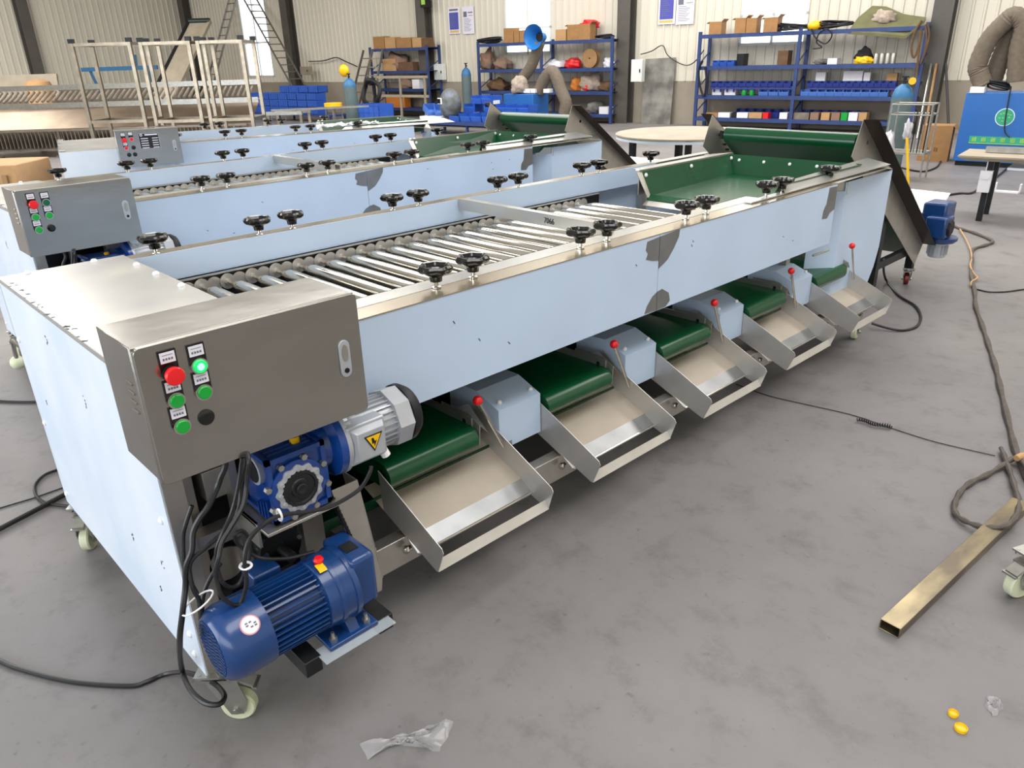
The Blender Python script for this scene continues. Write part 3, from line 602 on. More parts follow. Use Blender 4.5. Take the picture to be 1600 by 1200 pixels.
    h = MB(); h.prism([(tx, 0.27), (tx, 0.945), (hx1, 0.940), (hx1 - 0.005, 0.50), (hx1 - 0.04, 0.38), (hx1 - 0.09, 0.30), (hx1 - 0.12, 0.27)], 'y', ty, ty + 0.004)
    h.sheet([(tx, ty, 0.27), (tx, ty, 0.90), (tx - 0.13, ty + 0.11, 0.90), (tx - 0.13, ty + 0.11, 0.27)], 0.003)
    h.build('tail_panel', M['film'], root)
    h = MB(); h.sheet([(x1 - 0.01, ty - 0.08, 0.982), (hx1 - 0.22, ty - 0.05, 0.975), (hx1, ty, 0.944), (hx1, ty + 0.07, 0.985), (x1 - 0.01, ty + 0.07, 0.99)], 0.003);
    h.build('tail_cover', M['steelrough'], root)
    h = MB(); h.box(single + 0.02, L, Yf - 0.06, Yf, ZT, ZT + 0.004); h.build('tail_cover', M['steelrough'], root)
    h = MB(); h.sheet([(tx - 0.10, ty + 0.08, 0.88), (tx + 0.02, ty - 0.001, 0.88), (tx + 0.02, ty - 0.001, 0.945), (tx - 0.10, ty + 0.08, 0.945)], 0.003); h.build('peeled_strip', M['filmtop'], root)
    h = MB(); h.box(single + 0.02, L, Yf - 0.004, Yf, 0.30, ZT); h.build('tail_panel', M['film'], root)
    h = MB(); h.cyl((x1 - 0.10, Yn + 0.03, 0.64), (x1 - 0.02, Yn - 0.01, 0.66), 0.006, 8); h.build('tension_bolt', M['zinc'], root)
    # base frame
    for y in (Yn - 0.01, Yf - 0.05):
        b = MB(); b.box(0.80 if y < 2 else 0.45, L - 0.05, y, y + 0.045, 0.19, 0.285); b.build('base_beam', M['steelrough'], root, bevel=0.002)
    for x in (0.45, 0.90, L * 0.55, L - 0.12):
        b = MB(); b.box(x, x + 0.04, Yn + 0.035, Yf - 0.05, 0.20, 0.24); b.build('cross_beam', M['steelrough'], root)
    for x in (0.78, x1 - 0.03):
        for y in (Yn + 0.20, Yf - 0.05): b = MB(); b.box(x, x + 0.04, y, y + 0.04, 0.24, 0.86); b.build('frame_leg', M['steelrough'], root)
    b = MB(); b.box(0.86, L - 0.15, Yn + 0.13, Yf - 0.08, 0.325, 0.335); b.box(0.86, L - 0.15, Yn + 0.13, Yn + 0.134, 0.335, 0.36); b.build('lower_belt', M['greendark'], root)  # dark pan added below the belts to keep the machine's inside dark
    for (x, y, a) in ((0.455, Yn + 0.015, -0.75), (0.46, Yf - 0.06, -2.2), (L - 0.10, Yn + 0.03, 0.2), (L - 0.10, Yf - 0.06, 2.0)): caster(root, x, y, 0.175 if x < 1 else 0.19, 1, wheel_r=0.046, yaw=a)
    b = MB(); b.box(0.44, 0.53, Yn - 0.03, Yn + 0.05, 0.172, 0.18); b.build('caster_plate', M['zinc'], root)
    # discharge belts, chutes, covers, levers
    if ntray:
        def bay(x):
            out = []
            # belt
            c = MB(); yc, zc, r = 1.705, 0.447, 0.042; pts = [(yc - r * math.sin(a), zc - r * math.cos(a)) for a in [i * PI / 10 for i in range(11)]]
            poly = pts + [(2.72, zc + r), (2.72, zc - r)]
            c.prism(poly, 'x', x + 0.012, x + 0.365); out.append(c.build('discharge_belt', M['green'], root))
            c = MB(); c.box(x + 0.366, x + 0.372, 1.70, 2.72, 0.40, 0.515); c.prism([(1.67, 0.425), (1.665, 0.50), (1.72, 0.525), (1.86, 0.525), (1.86, 0.44)], 'x', x + 0.370, x + 0.374)
            c.sheet([(x + 0.374, 1.665, 0.50), (x + 0.374, 1.80, 0.515), (x + 0.44, 1.80, 0.512), (x + 0.41, 1.67, 0.46)], 0.002)
            br = c.build('belt_bracket', M['steelrough'], root); out.append(br)
            c = MB(); c.cyl((x + 0.364, 1.735, 0.495), (x + 0.380, 1.735, 0.495), 0.009, 6); c.build('bracket_bolt', M['blackmatt'], br)
            # white cover
            c = MB(); a, b_ = x + 0.481, x + 0.682
            c.prism([(1.692, 0.352), (1.692, 0.503), (1.80, 0.545), (1.95, 0.545), (1.95, 0.352)], 'x', a, b_)
            cv = c.build('drive_cover', M['film'], root, flat=True); out.append(cv)
            for (xx, yy) in ((a + 0.03, 1.72), (b_ - 0.02, 1.72)):
                c = MB(); c.sph((xx, yy, 0.518), 0.009, 10, 6); c.build('cap_nut', M['white'], cv)
            c = MB(); c.box(a + 0.02, a + 0.055, 1.688, 1.692, 0.345, 0.375); c.build('cover_tab', M['zinc'], cv)
            # lever
            c = MB(); c.tube([(x + 0.365, 1.655, 0.585), (x + 0.472, 1.662, 0.385)], 0.0058, 8); lv = c.build('lever', M['chrome'], root); out.append(lv)
            c = MB(); c.sph((x + 0.360, 1.655, 0.596), 0.0165, 16, 10); c.build('lever_knob', M['red'], lv)
            # chute
            c = MB(); W = [(1.70, 0.335), (1.452, 0.238), (1.445, 0.240), (1.414, 0.318), (1.420, 0.332), (1.71, 0.470)]
            WR = [(1.86, 0.345), (1.465, 0.222), (1.458, 0.226), (1.436, 0.298), (1.444, 0.312), (1.74, 0.452), (1.80, 0.50)]
            c.prism(W, 'x', x, x + 0.0025); c.prism(WR, 'x', x + 0.475, x + 0.4775); c.mi = 1; c.sheet([(x, 1.80, 0.375), (x + 0.476, 1.80, 0.375), (x + 0.476, 1.585, 0.288), (x, 1.585, 0.288)], 0.002)
            ch = c.build('discharge_chute', [M['tray'], M['traybase']], root); out.append(ch)
            c = MB(); c.sheet([(x, 1.585, 0.288), (x + 0.476, 1.585, 0.288), (x + 0.476, 1.535, 0.255), (x, 1.535, 0.255)], 0.002)
            c.build('chute_fold', M['barepatch'], ch); c = MB()
            c.sheet([(x + 0.003, 1.446, 0.237), (x + 0.475, 1.457, 0.224), (x + 0.475, 1.474, 0.252), (x + 0.003, 1.462, 0.266)], 0.002)
            c.build('chute_lip', M['tray'], ch)
            c = MB(); c.tube([(x, 1.534, 0.256), (x + 0.476, 1.534, 0.256)], 0.004, 8); c.build('edge_rod', M['chrome'], ch)
            c = MB(); c.cyl((x - 0.022, 1.580, 0.256), (x + 0.004, 1.580, 0.256), 0.009, 12); c.cyl((x - 0.018, 1.580, 0.256), (x - 0.008, 1.580, 0.256), 0.013, 6); c.build('pivot_bolt', M['chrome'], ch)
            return out
        parts = bay(1.047)
        for k in range(1, ntray):
            for q in parts:
                if k == ntray - 1 and q.name.startswith('drive_cover'): continue
                dup(q, root, (k * 0.685, 0, 0))
    if drives:
        worm_drive(root); belt_drive(root); wiring(root)
    cabinet(root, style)

m1 = thing('sorting_machine', 'long blue-filmed roller sorting machine nearest the camera, its five open steel chutes in full view', 'machine', ORG, 0, 'roller sorting machines', ORG)
make_machine(m1, 1)
b = MB(); b.sph((0.50, 3.49, 0.498), 0.028, 16, 10); b.build('lever_knob', M['nylon'], m1)
b = MB(); b.tube([(0.50, 3.48, 0.52), (0.50, 3.46, 0.60), (0.60, 3.0, 0.50), (0.66, 2.79, 0.42)], 0.008, 8); b.build('lever', M['chrome'], m1)
m2 = thing('sorting_machine', 'middle blue-filmed roller sorting machine, its steel control box at the left edge', 'machine', (0.42, 1.61, 0), 0, 'roller sorting machines', ORG)
make_machine(m2, 2, ntray=5)
def place(o, dx, dy, r):
    o.location = (ORG[0] * math.cos(r) - ORG[1] * math.sin(r) + dx, ORG[0] * math.sin(r) + ORG[1] * math.cos(r) + dy, 0); o.rotation_euler = (0, 0, r)
place(m2, 0.352, 2.40, 0.009)
m3 = thing('sorting_machine', 'shorter roller sorting machine furthest back, with red buttons and a black rating plate', 'machine', ORG, 0, 'roller sorting machines', ORG)
make_machine(m3, 3, length=3.05, pairs=(1.34, 1.97), single=2.50, far_single=0.86, rail_end=2.2, panels=((0.80, 3.05),), ntray=0, drives=False, housing_top=0.975)
place(m3, 1.373, 5.524, -0.25)

# ------------------------------------------------------------------ inclined feed conveyors
def elevator(root, full=True):
    ya, yb = 1.80, 2.75
    d = Vector((1.30, 0, -0.905)).normalized(); nrm = Vector((d.z, 0, -d.x)) * -1   # up normal
    if nrm.z < 0: nrm = -nrm
    P0, P1 = Vector((4.40, 0, 1.225)), Vector((5.74, 0, 0.30))
    for y in (ya, yb):
        s = MB(); a = P0; b = P1; w_ = 0.205
        pl = [(a.x, a.z), (b.x, b.z), (b.x - nrm.x * w_ * 0.8, b.z - nrm.z * w_ * 0.8), (a.x - 0.085, a.z - 0.185)]
        s.prism(pl, 'y', y, y + 0.003); s.build('side_plate', M['steelrough'], root)
        t = MB(); yy = (y - 0.085, y) if y == ya else (y, y + 0.085)
        t.sheet([(a.x, yy[0], a.z), (b.x, yy[0], b.z), (b.x, yy[1], b.z), (a.x, yy[1], a.z)], 0.004)
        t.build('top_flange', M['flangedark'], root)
    g = MB(); c0 = Vector((4.50, 0, 1.098)); c1 = Vector((5.68, 0, 0.275)); r = 0.048; poly = []
    b0 = math.atan2(d.z, d.x)
    for i in range(13): a = b0 + PI / 2 + PI * i / 12; poly.append((c0.x + r * math.cos(a), c0.z + r * math.sin(a)))
    for i in range(13): a = b0 - PI / 2 + PI * i / 12; poly.append((c1.x + r * math.cos(a), c1.z + r * math.sin(a)))
    g.prism(poly, 'y', ya + 0.055, yb - 0.055); g.build('conveyor_belt', M['green'], root)
    for i in range(1, 8):
        p = c0.lerp(c1, i / 8) + nrm * (r + 0.0); c = MB(); c.sheet([p + Vector((0, ya + 0.07, 0)), p + Vector((0, yb - 0.07, 0)), p + nrm * 0.03 + Vector((0, yb - 0.07, 0)), p + nrm * 0.03 + Vector((0, ya + 0.07, 0))], 0.005); c.build('belt_cleat', M['green'], root)
    for y, s_ in ((ya + 0.03, 1), (yb - 0.03, -1)):
        b = MB(); b.cyl((c0.x, y - 0.03, c0.z), (c0.x, y + 0.03, c0.z), 0.012, 10); b.cbox((c0.x, y, c0.z), (0.06, 0.02, 0.05)); b.cbox((c0.x + 0.06, y, c0.z - 0.05), (0.08, 0.008, 0.02), Matrix.Rotation(0.6, 3, 'Y'))
        for q in (0.07, 0.11): b.cyl((c0.x + q - 0.05, y - 0.01, c0.z - q * 0.9), (c0.x + q - 0.05, y + 0.01, c0.z - q * 0.9), 0.008, 6)
        b.build('roller_bearing', M['darkiron'], root)
    h = MB(); h.sheet([(5.70, ya, 0.34), (6.12, ya, 0.60), (6.20, yb + 0.05, 0.60), (5.75, yb, 0.34)], 0.003); h.build('hopper_plate', M['tray'], root)
    h = MB(); h.sheet([(5.60, yb, 0.30), (6.20, yb + 0.05, 0.60), (5.30, yb + 0.05, 0.95), (5.20, yb, 0.70)], 0.003); h.build('hopper_side', M['tray'], root)
    f = MB()
    for y in (ya + 0.02, yb - 0.06):
        f.box(5.66, 5.71, y, y + 0.05, 0.135, 0.52); f.box(5.00, 5.05, y, y + 0.05, 0.135, 0.66); f.box(5.05, 5.66, y + 0.005, y + 0.045, 0.245, 0.295)
    f.box(5.66, 5.71, ya + 0.07, yb - 0.06, 0.255, 0.295); f.box(5.0, 5.05, ya + 0.07, yb - 0.06, 0.255, 0.295)
    f.build('stand_frame', M['darkiron'], root)
    for x in (5.685, 5.025):
        for y in (ya + 0.045, yb - 0.035): caster(root, x - 0.0, y, 0.135, 1, 0.042, 'redwheel', yaw=0.4)
    g = MB(); g.box(5.70, 5.855, 1.66, 1.80, 0.35, 0.50); g.box(5.78, 5.97, 1.70, 1.86, 0.42, 0.58)
    gb = g.build('worm_gearbox', M['motorblue'], root, bevel=0.015)
    g = MB(); g.lathe([(0.062, 1.665), (0.062, 1.655), (0.05, 1.645), (0.001, 1.645)], (5.775, 0, 0.425), 'y', 8); g.build('side_cover', M['blackmatt'], gb, angle=20)
    g = MB(); g.lathe([(0.10, 0.31), (0.115, 0.325), (0.115, 0.345), (0.05, 0.36)], (5.84, 1.73, 0), 'z', 28); g.build('motor_flange', M['motorblue'], gb)
    g = MB(); g.lathe([(0.05, 0.20), (0.058, 0.205), (0.058, 0.30)], (5.84, 1.73, 0), 'z', 18)
    for i in range(16): a = i * PI / 8; g.cbox((5.84 + 0.06 * math.cos(a), 1.73 + 0.06 * math.sin(a), 0.255), (0.014, 0.003, 0.07), rotz(a))
    g.build('drive_motor', M['alu'], root)
EORG = (4.40, 1.80, 0)
e1 = thing('feed_conveyor', 'inclined green belt feed conveyor on casters behind the nearest sorting machine', 'conveyor', EORG, 0, 'inclined feed conveyors', EORG)
elevator(e1)
e2 = copy_tree(e1); e2['label'] = 'inclined green belt feed conveyor at the far end of the middle sorting machine'
r_ = 0.009
e2.location = (EORG[0] * math.cos(r_) - EORG[1] * math.sin(r_) + 0.352 + 0.0, EORG[0] * math.sin(r_) + EORG[1] * math.cos(r_) + 2.40, 0); e2.rotation_euler = (0, 0, r_)

# ================================================================== the hall
WA = math.radians(7.6)
U = Vector((math.sin(WA), -math.cos(WA), 0)); N = Vector((math.cos(WA), math.sin(WA), 0))   # along the far wall to the right / into the wall
C0 = Vector((13.14, 31.70, 0)); WZ = math.atan2(U.y, U.x)
def WF(s, t, z=0.0): return C0 + U * s - N * t + Vector((0, 0, z))
def S(px, py, d=0.0):                       # a point on the plane d metres in front of the far wall, as (s, z)
    r = ray(px, py); k = (N.dot(C0 - N * d - CAM)) / N.dot(r); p = CAM + r * k; q = p - C0
    return q.dot(U), p.z
def G(px, py, z=0.0):
    p = onz(px, py, z); q = p - C0; return q.dot(U), -q.dot(N)
def wthing(name, label, cat, s, t, z=0.0, group=None, rz=0.0): return thing(name, label, cat, WF(s, t, z), WZ + rz, group)
def wobj(mb, name, m, label, cat, s, t, z=0.0, group=None, rz=0.0, bevel=0.0, kind=None):
    o = mb.build(name, m, None, bevel=bevel); o.location = WF(s, t, z); o.rotation_euler = (0, 0, WZ + rz); return tag(o, label, cat, group, kind)

M['wall'] = mat('cream_corrugated_sheet', 'd6d0c1', 0.45, 0.0, 0.5, var=0.08, vscale=0.8, stretch=(1, 1, 0.3))
M['dado'] = mat('grey_beige_rendered_plinth', '9b9183', 0.8, var=0.15, vscale=2)
M['colgrey'] = mat('dark_grey_steel_paint', '57534e', 0.45, 0.1, var=0.15, vscale=3)
M['winframe'] = mat('white_window_frame', 'd8dcd8', 0.5)
M['racking'] = mat('blue_racking_paint', '2f4478', 0.4, 0.1, var=0.2, vscale=8)
M['bin'] = mat('blue_bin_plastic', '2a58b4', 0.38, var=0.12, vscale=6)
M['binlight'] = mat('light_blue_bin_plastic', '4c78c4', 0.38)
M['bindark'] = mat('dark_blue_bin_plastic', '24398a', 0.4)
M['carton'] = mat('brown_cardboard', 'a47a4c', 0.8, var=0.15, vscale=10)
M['cartonlight'] = mat('pale_cardboard', 'bb9366', 0.8, var=0.1, vscale=10)
M['wood'] = mat('pale_wood', 'a07a50', 0.6, var=0.2, vscale=8)
M['tarp'] = mat('olive_canvas', '6b6a4a', 0.9, var=0.2, vscale=6)
M['stone'] = mat('creased_pale_paper', 'b5a596', 0.8, var=0.3, vscale=20)
M['duct'] = mat('brown_flexible_duct_cloth', '6f6457', 0.8, var=0.2, vscale=20)
M['bluecab'] = mat('blue_cabinet_paint', '2263ae', 0.4, var=0.08, vscale=2)
M['bluehorn'] = mat('bright_blue_hood_paint', '2a78c0', 0.35)
M['gascyl'] = mat('grey_green_gas_cylinder_paint', '5c6e70', 0.5, var=0.15, vscale=8)
M['gasblue'] = mat('blue_gas_cylinder_paint', '2e6a98', 0.5, var=0.1, vscale=8)
M['tan'] = mat('tan_dusty_panel', 'a59a88', 0.6, var=0.15, vscale=4)
M['greypanel'] = mat('mottled_grey_board', '8d8b84', 0.8, var=0.45, vscale=3, col2='5e5d59')
M['dusty'] = mat('dusty_old_stainless_steel', '9a9084', 0.42, 0.7, var=0.35, vscale=6)
M['ladderpaint'] = mat('worn_ladder_steel', '77716a', 0.5, 0.4)
M['brown'] = mat('brown_leather', '6e5238', 0.8, var=0.3, vscale=12)
M['ragmix'] = mat('reddish_rags', '9a6a55', 0.9, var=0.4, vscale=10, col2='7a7468')
M['posterblue'] = mat('purple_blue_poster_ink', '4a4fa8', 0.6)
M['posteryellow'] = mat('yellow_poster_ink', 'd8b060', 0.6)
M['teal'] = mat('green_sticker', '2fa07f', 0.5)
M['limetext'] = mat('yellow_green_lettering', '9fcf55', 0.5)
M['cartsteel'] = mat('warm_reflecting_tube_steel', '9a8f7e', 0.3, 0.95, var=0.3, vscale=8)
M['bag'] = mat('dull_white_plastic_film', 'b9b9bf', 0.4)
M['orange'] = mat('orange_tarnished_plastic', 'c7782e', 0.6)
M['blanket'] = mat('black_cloth', '1d1e22', 0.9)

# ---- concrete floor
fm = mat('dusty_concrete', '85817f', 0.5, 0.0, 0.35)
nt = fm.node_tree; b = nt.nodes['Principled BSDF']; tc = nt.nodes.new('ShaderNodeTexCoord')
def noise(sc, det, rough=0.55):
    n = nt.nodes.new('ShaderNodeTexNoise'); n.inputs['Scale'].default_value = sc; n.inputs['Detail'].default_value = det; n.inputs['Roughness'].default_value = rough
    nt.links.new(tc.outputs['Object'], n.inputs['Vector']); return n
def ramp(n, stops):
    r = nt.nodes.new('ShaderNodeValToRGB'); e = r.color_ramp.elements
    while len(e) < len(stops): e.new(0.5)
    for el, (p, c) in zip(e, stops): el.position = p; el.color = rgb(c)
    nt.links.new(n.outputs[0], r.inputs[0]); return r
r1 = ramp(noise(0.55, 5), [(0.3, '716e6f'), (0.5, '7c797a'), (0.72, '878483')])
r2 = ramp(noise(6.0, 9, 0.7), [(0.30, 'c4c2c0'), (0.48, 'f4f2f0'), (0.8, 'ffffff')])
r3 = ramp(noise(28.0, 6, 0.6), [(0.25, '9a9694'), (0.36, 'ffffff'), (0.9, 'ffffff')])
mx = nt.nodes.new('ShaderNodeMix'); mx.data_type = 'RGBA'; mx.blend_type = 'MULTIPLY'; mx.inputs['Factor'].default_value = 0.75
nt.links.new(r1.outputs[0], mx.inputs[6]); nt.links.new(r2.outputs[0], mx.inputs[7])
mx2 = nt.nodes.new('ShaderNodeMix'); mx2.data_type = 'RGBA'; mx2.blend_type = 'MULTIPLY'; mx2.inputs['Factor'].default_value = 0.55
nt.links.new(mx.outputs[2], mx2.inputs[6]); nt.links.new(r3.outputs[0], mx2.inputs[7]); nt.links.new(mx2.outputs[2], b.inputs['Base Color'])
nb = noise(9, 8); bp = nt.nodes.new('ShaderNodeBump'); bp.inputs['Strength'].default_value = 0.12; bp.inputs['Distance'].default_value = 0.01
nt.links.new(nb.outputs[0], bp.inputs['Height']); nt.links.new(bp.outputs[0], b.inputs['Normal'])
mr = nt.nodes.new('ShaderNodeMapRange'); mr.inputs[3].default_value = 0.38; mr.inputs[4].default_value = 0.62; nt.links.new(noise(2.5, 5).outputs[0], mr.inputs[0]); nt.links.new(mr.outputs[0], b.inputs['Roughness'])
SR, TB, HT = 36.0, 26.0, 7.0            # hall length along the far wall, hall depth, height
def wstruct(mb, name, m): o = mb.build(name, m, None, flat=True); o.location = C0; o.rotation_euler = (0, 0, WZ); return struct(o)
f = MB(); f.box(-0.3, SR + 0.3, -TB - 0.3, 0.3, -0.06, 0.0); o = wstruct(f, 'floor', fm)
f = MB(); f.box(-0.3, SR + 0.3, -TB - 0.3, 0.3, HT, HT + 0.06); wstruct(f, 'ceiling', mat('roof_lining', 'd8d5cc', 0.8))
# far wall: corrugated sheet above a rendered plinth, with three windows left open in it
WIN = []
for px0, px1, pyb in ((378, 419, 120), (790, 862, 84), (1157, 1262, 70)):
    s0, _ = S(px0, 40); s1, _ = S(px1, 40); _, zb = S((px0 + px1) / 2, pyb); WIN.append((s0, s1, zb, 4.2))
zd = 0.95
f = MB(); f.box(-0.2, SR + 0.2, 0, 0.25, 0, zd); wstruct(f, 'trim_1', M['dado'])
def corrugated(f, s0, s1, z0, z1, pitch=0.20):
    n = max(1, round((s1 - s0) / pitch)); p = (s1 - s0) / n; pts = []
    for i in range(n):
        x = s0 + i * p; pts += [(x, 0.0), (x + p * 0.68, 0.0), (x + p * 0.76, -0.022), (x + p * 0.92, -0.022)]
    pts.append((s1, 0.0)); k = len(pts)
    vs = [(x, y, z) for z in (z0, z1) for x, y in pts]
    f.add(vs, [(i, i + 1, i + 1 + k, i + k) for i in range(k - 1)]); f.box(s0, s1, 0.02, 0.06, z0, z1)
f = MB(); cuts = [-0.2] + [v for wn_ in WIN for v in wn_[:2]] + [SR + 0.2]
for i in range(0, len(cuts), 2): corrugated(f, cuts[i], cuts[i + 1], zd, HT)
for s0, s1, z0, z1 in WIN: corrugated(f, s0, s1, zd, z0); corrugated(f, s0, s1, z1, HT)
wstruct(f, 'wall_far', M['wall'])
for i, (s0, s1, z0, z1) in enumerate(WIN):
    f = MB(); w_ = 0.05
    for a, b_, c, d in ((s0, s1, z0, z0 + w_), (s0, s1, z1 - w_, z1), (s0, s1, 2.22, 2.22 + w_)): f.box(a, b_, -0.03, 0.05, c, d)
    for x in (s0, (s0 + s1) / 2 - w_ / 2, s1 - w_): f.box(x, x + w_, -0.03, 0.05, z0, z1)
    fo = wstruct(f, 'window_%d' % (i + 1), M['winframe'])
    g = MB(); g.box(s0, s1, 0.01, 0.014, z0, z1); go = g.build('window_pane', mat('dusty_window_pane', 'ffffff', 0.05, alpha=0.12) if i == 0 else bpy.data.materials['dusty_window_pane'], None); go.parent = fo
# bright overcast yard outside the windows is the sky; left gable wall, right wall and the wall behind the camera
f = MB(); n = round(TB / 0.2); pts = []
for i in range(n): x = i * TB / n; pts += [(0.0, -x), (0.0, -x - 0.136), (0.022, -x - 0.152), (0.022, -x - 0.184)]
pts.append((0.0, -TB)); k = len(pts); f.add([(x, y, z) for z in (zd, HT) for x, y in pts], [(i, i + 1, i + 1 + k, i + k) for i in range(k - 1)]); f.box(-0.06, -0.02, -TB, 0, 0, HT)
wstruct(f, 'wall_left', M['wall'])
f = MB(); f.box(-0.02, 0.03, -TB, 0, 0, zd); wstruct(f, 'trim_2', M['dado'])
f = MB(); f.box(SR, SR + 0.06, -TB, 0, 0, HT); wstruct(f, 'wall_right', M['wall'])
f = MB(); f.box(0, SR, -TB - 0.06, -TB, 0, HT); wstruct(f, 'wall_back', M['wall'])
# steel columns
names_ = ['leftmost dark steel column on the gable wall at the upper left', 'dark steel column in the far left corner beside the tall ladder', 'dark steel column left of the stack of blue crates wall', 'dark steel column between the small blue rack and the two posters', 'dark steel column with a grey switch box, left of the mottled board', 'dark steel column nearest the camera, beside the blue dust collector']
cols = [(0.18, 5.75, 1), (0.45, 0.18, 0), (6.70, 0.18, 0), (12.98, 0.18, 0), (19.62, 0.18, 0), (26.35, 0.18, 0)]
names_[2] = 'dark steel column behind the stacked blue crates'
for lb, (s, t, ly) in zip(names_, cols):
    c = MB(); h = 0.17
    if ly: c.box(-0.15, -0.135, -h, h, 0, HT); c.box(0.135, 0.15, -h, h, 0, HT); c.box(-0.14, 0.14, -0.006, 0.006, 0, HT)
    else: c.box(-h, h, -0.15, -0.135, 0, HT); c.box(-h, h, 0.135, 0.15, 0, HT); c.box(-0.006, 0.006, -0.14, 0.14, 0, HT)
    wobj(c, 'steel_column', M['colgrey'], lb, 'column', s, t, group='columns along the hall walls')

# ---- blue racking
def rack(label, s0, s1, levels, top, depth=0.5, t=0.60, mids=()):
    r = wthing('storage_rack', label, 'shelf', s0, t, 0, 'blue racks by the far wall'); L = s1 - s0; org = (0, 0, 0)
    for x in [0] + [m - s0 for m in mids] + [L]:
        for y in (0, depth):
            p = MB(); p.box(x - 0.035, x + 0.035, y - 0.02, y + 0.02, 0, top); p.build('upright', M['racking'], r)
        b_ = MB()
        for k in range(3): b_.bar((x, 0, 0.3 + 0.5 * k), (x, depth, 0.55 + 0.5 * k), 0.02)
        b_.build('side_brace', M['racking'], r)
    for z in levels:
        p = MB(); p.box(0, L, 0.0, depth, z - 0.012, z); p.box(0, L, -0.025, 0.01, z - 0.075, z + 0.002); p.box(0, L, depth - 0.01, depth + 0.02, z - 0.06, z); p.build('shelf_board', M['racking'], r)
    return r
LV = (0.22, 0.68, 1.27, 1.90)
s1a, s1b = S(580, 100, .6)[0], S(668, 100, .6)[0]
rack('small blue rack behind the ladders, left of the posters', s1a, s1b, (0.25, 0.78, 1.27, 1.88), 1.93)
s2a, s2b = S(748, 100, .6)[0], S(956, 100, .6)[0]
rack('blue rack holding the wooden cable drum', s2a, s2b, (0.22, 0.74, 1.27, 1.90), 1.95, mids=(S(846, 100, .6)[0],))
s3a, s3m, s3b = S(1090, 120, .6)[0], S(1243, 120, .6)[0], S(1436, 120, .6)[0]
rack('long blue two-bay rack with rows of picking bins', s3a, s3b, LV, 1.96, mids=(s3m,))

ORD = ['first', 'second', 'third', 'fourth', 'fifth', 'sixth', 'seventh', 'eighth', 'ninth', 'tenth', 'eleventh', 'twelfth', 'thirteenth', 'fourteenth']
def bin_mesh(w_=0.12, d=0.18, h=0.10):
    b = MB(); t = 0.006
    b.box(0, w_, 0, d, 0, t); b.box(0, t, 0, d, 0, h); b.box(w_ - t, w_, 0, d, 0, h); b.box(0, w_, d - t, d, 0, h)
    b.prism([(0.0, 0.0), (-0.02, h * 0.62), (-0.014, h * 0.66), (t, t)], 'x', 0, w_); return b
def row(px0, px1, z, n, label, m, group, t=0.58, w_=None, h=0.10, d=0.18, name='picking_bin', cat='bin', gap=0.92):
    a, b_ = S(px0, 120, t)[0], S(px1, 120, t)[0]; p = (b_ - a) / n
    q = bin_mesh(p * gap, d, h); o = q.build(name, M[m], None); out = []
    for i in range(n):
        c = o if i == 0 else o.copy()
        if i: COL.objects.link(c)
        c.location = WF(a + i * p, t, z); c.rotation_euler = (0, 0, WZ); tag(c, (ORD[i] + ' from the left: ' + label) if n > 1 else label, cat, group); out.append(c)
    return out
row(1112, 1238, 0.86, 11, 'dark blue hanging bin in the long rack left bay', 'bindark', 'upper bins, left bay of the long rack')
row(1262, 1402, 0.86, 13, 'dark blue hanging bin in the long rack right bay', 'bindark', 'upper bins, right bay of the long rack')
row(1254, 1392, 0.682, 10, 'bright blue bin standing on the long rack right bay', 'binlight', 'lower bins, right bay of the long rack', h=0.12, gap=0.97)
row(1188, 1236, 0.682, 3, 'bright blue picking bin beside the green spools', 'binlight', 'lower bins, left bay of the long rack', h=0.11)
for a, b_ in ((1110, 1240), (1262, 1404)):
    p0, p1 = S(a, 120, .6)[0], S(b_, 120, .6)[0]; q = MB(); q.box(0, p1 - p0, 0.02, 0.06, 0, 0.02); q.box(0, p1 - p0, 0.0, 0.05, -0.04, -0.012)
    for i in range(12): x = (p1 - p0) * (i + 0.5) / 12; q.box(x - 0.012, x + 0.012, 0.03, 0.07, -0.10, 0)
    wobj(q, 'bin_rail', M['bindark'], 'louvred rail carrying the hanging bins in the %s bay' % ('left' if a < 1200 else 'right'), 'rail', p0, 0.58, 0.845)
row(1112, 1146, 1.272, 3, 'small blue open bin on third shelf, left bay', 'bin', 'bins high in the left bay', h=0.11)
def pxbox(name, m, label, cat, x0, x1, y0, y1, t=0.5, group=None, d=0.25, flaps=False, z=None, bevel=0.0):
    sa, _ = S(x0, (y0 + y1) / 2, t); sb, _ = S(x1, (y0 + y1) / 2, t); zt = S((x0 + x1) / 2, y0, t)[1]; zb = z if z is not None else S((x0 + x1) / 2, y1, t)[1]
    q = MB(); W_ = sb - sa; H_ = zt - zb
    q.box(0, W_, 0, d, 0, H_)
    if flaps: q.sheet([(0, 0, H_), (0, d, H_), (-0.07, d, H_ - 0.03), (-0.07, 0, H_ - 0.03)], 0.004); q.sheet([(W_, 0, H_), (W_, d, H_), (W_ + 0.05, d, H_ + 0.05), (W_ + 0.05, 0, H_ + 0.05)], 0.004); q.box(W_ * 0.42, W_ * 0.58, -0.001, d, -0.0, H_ + 0.001)
    return wobj(q, name, M[m], label, cat, sa, t, zb, group, bevel=bevel)
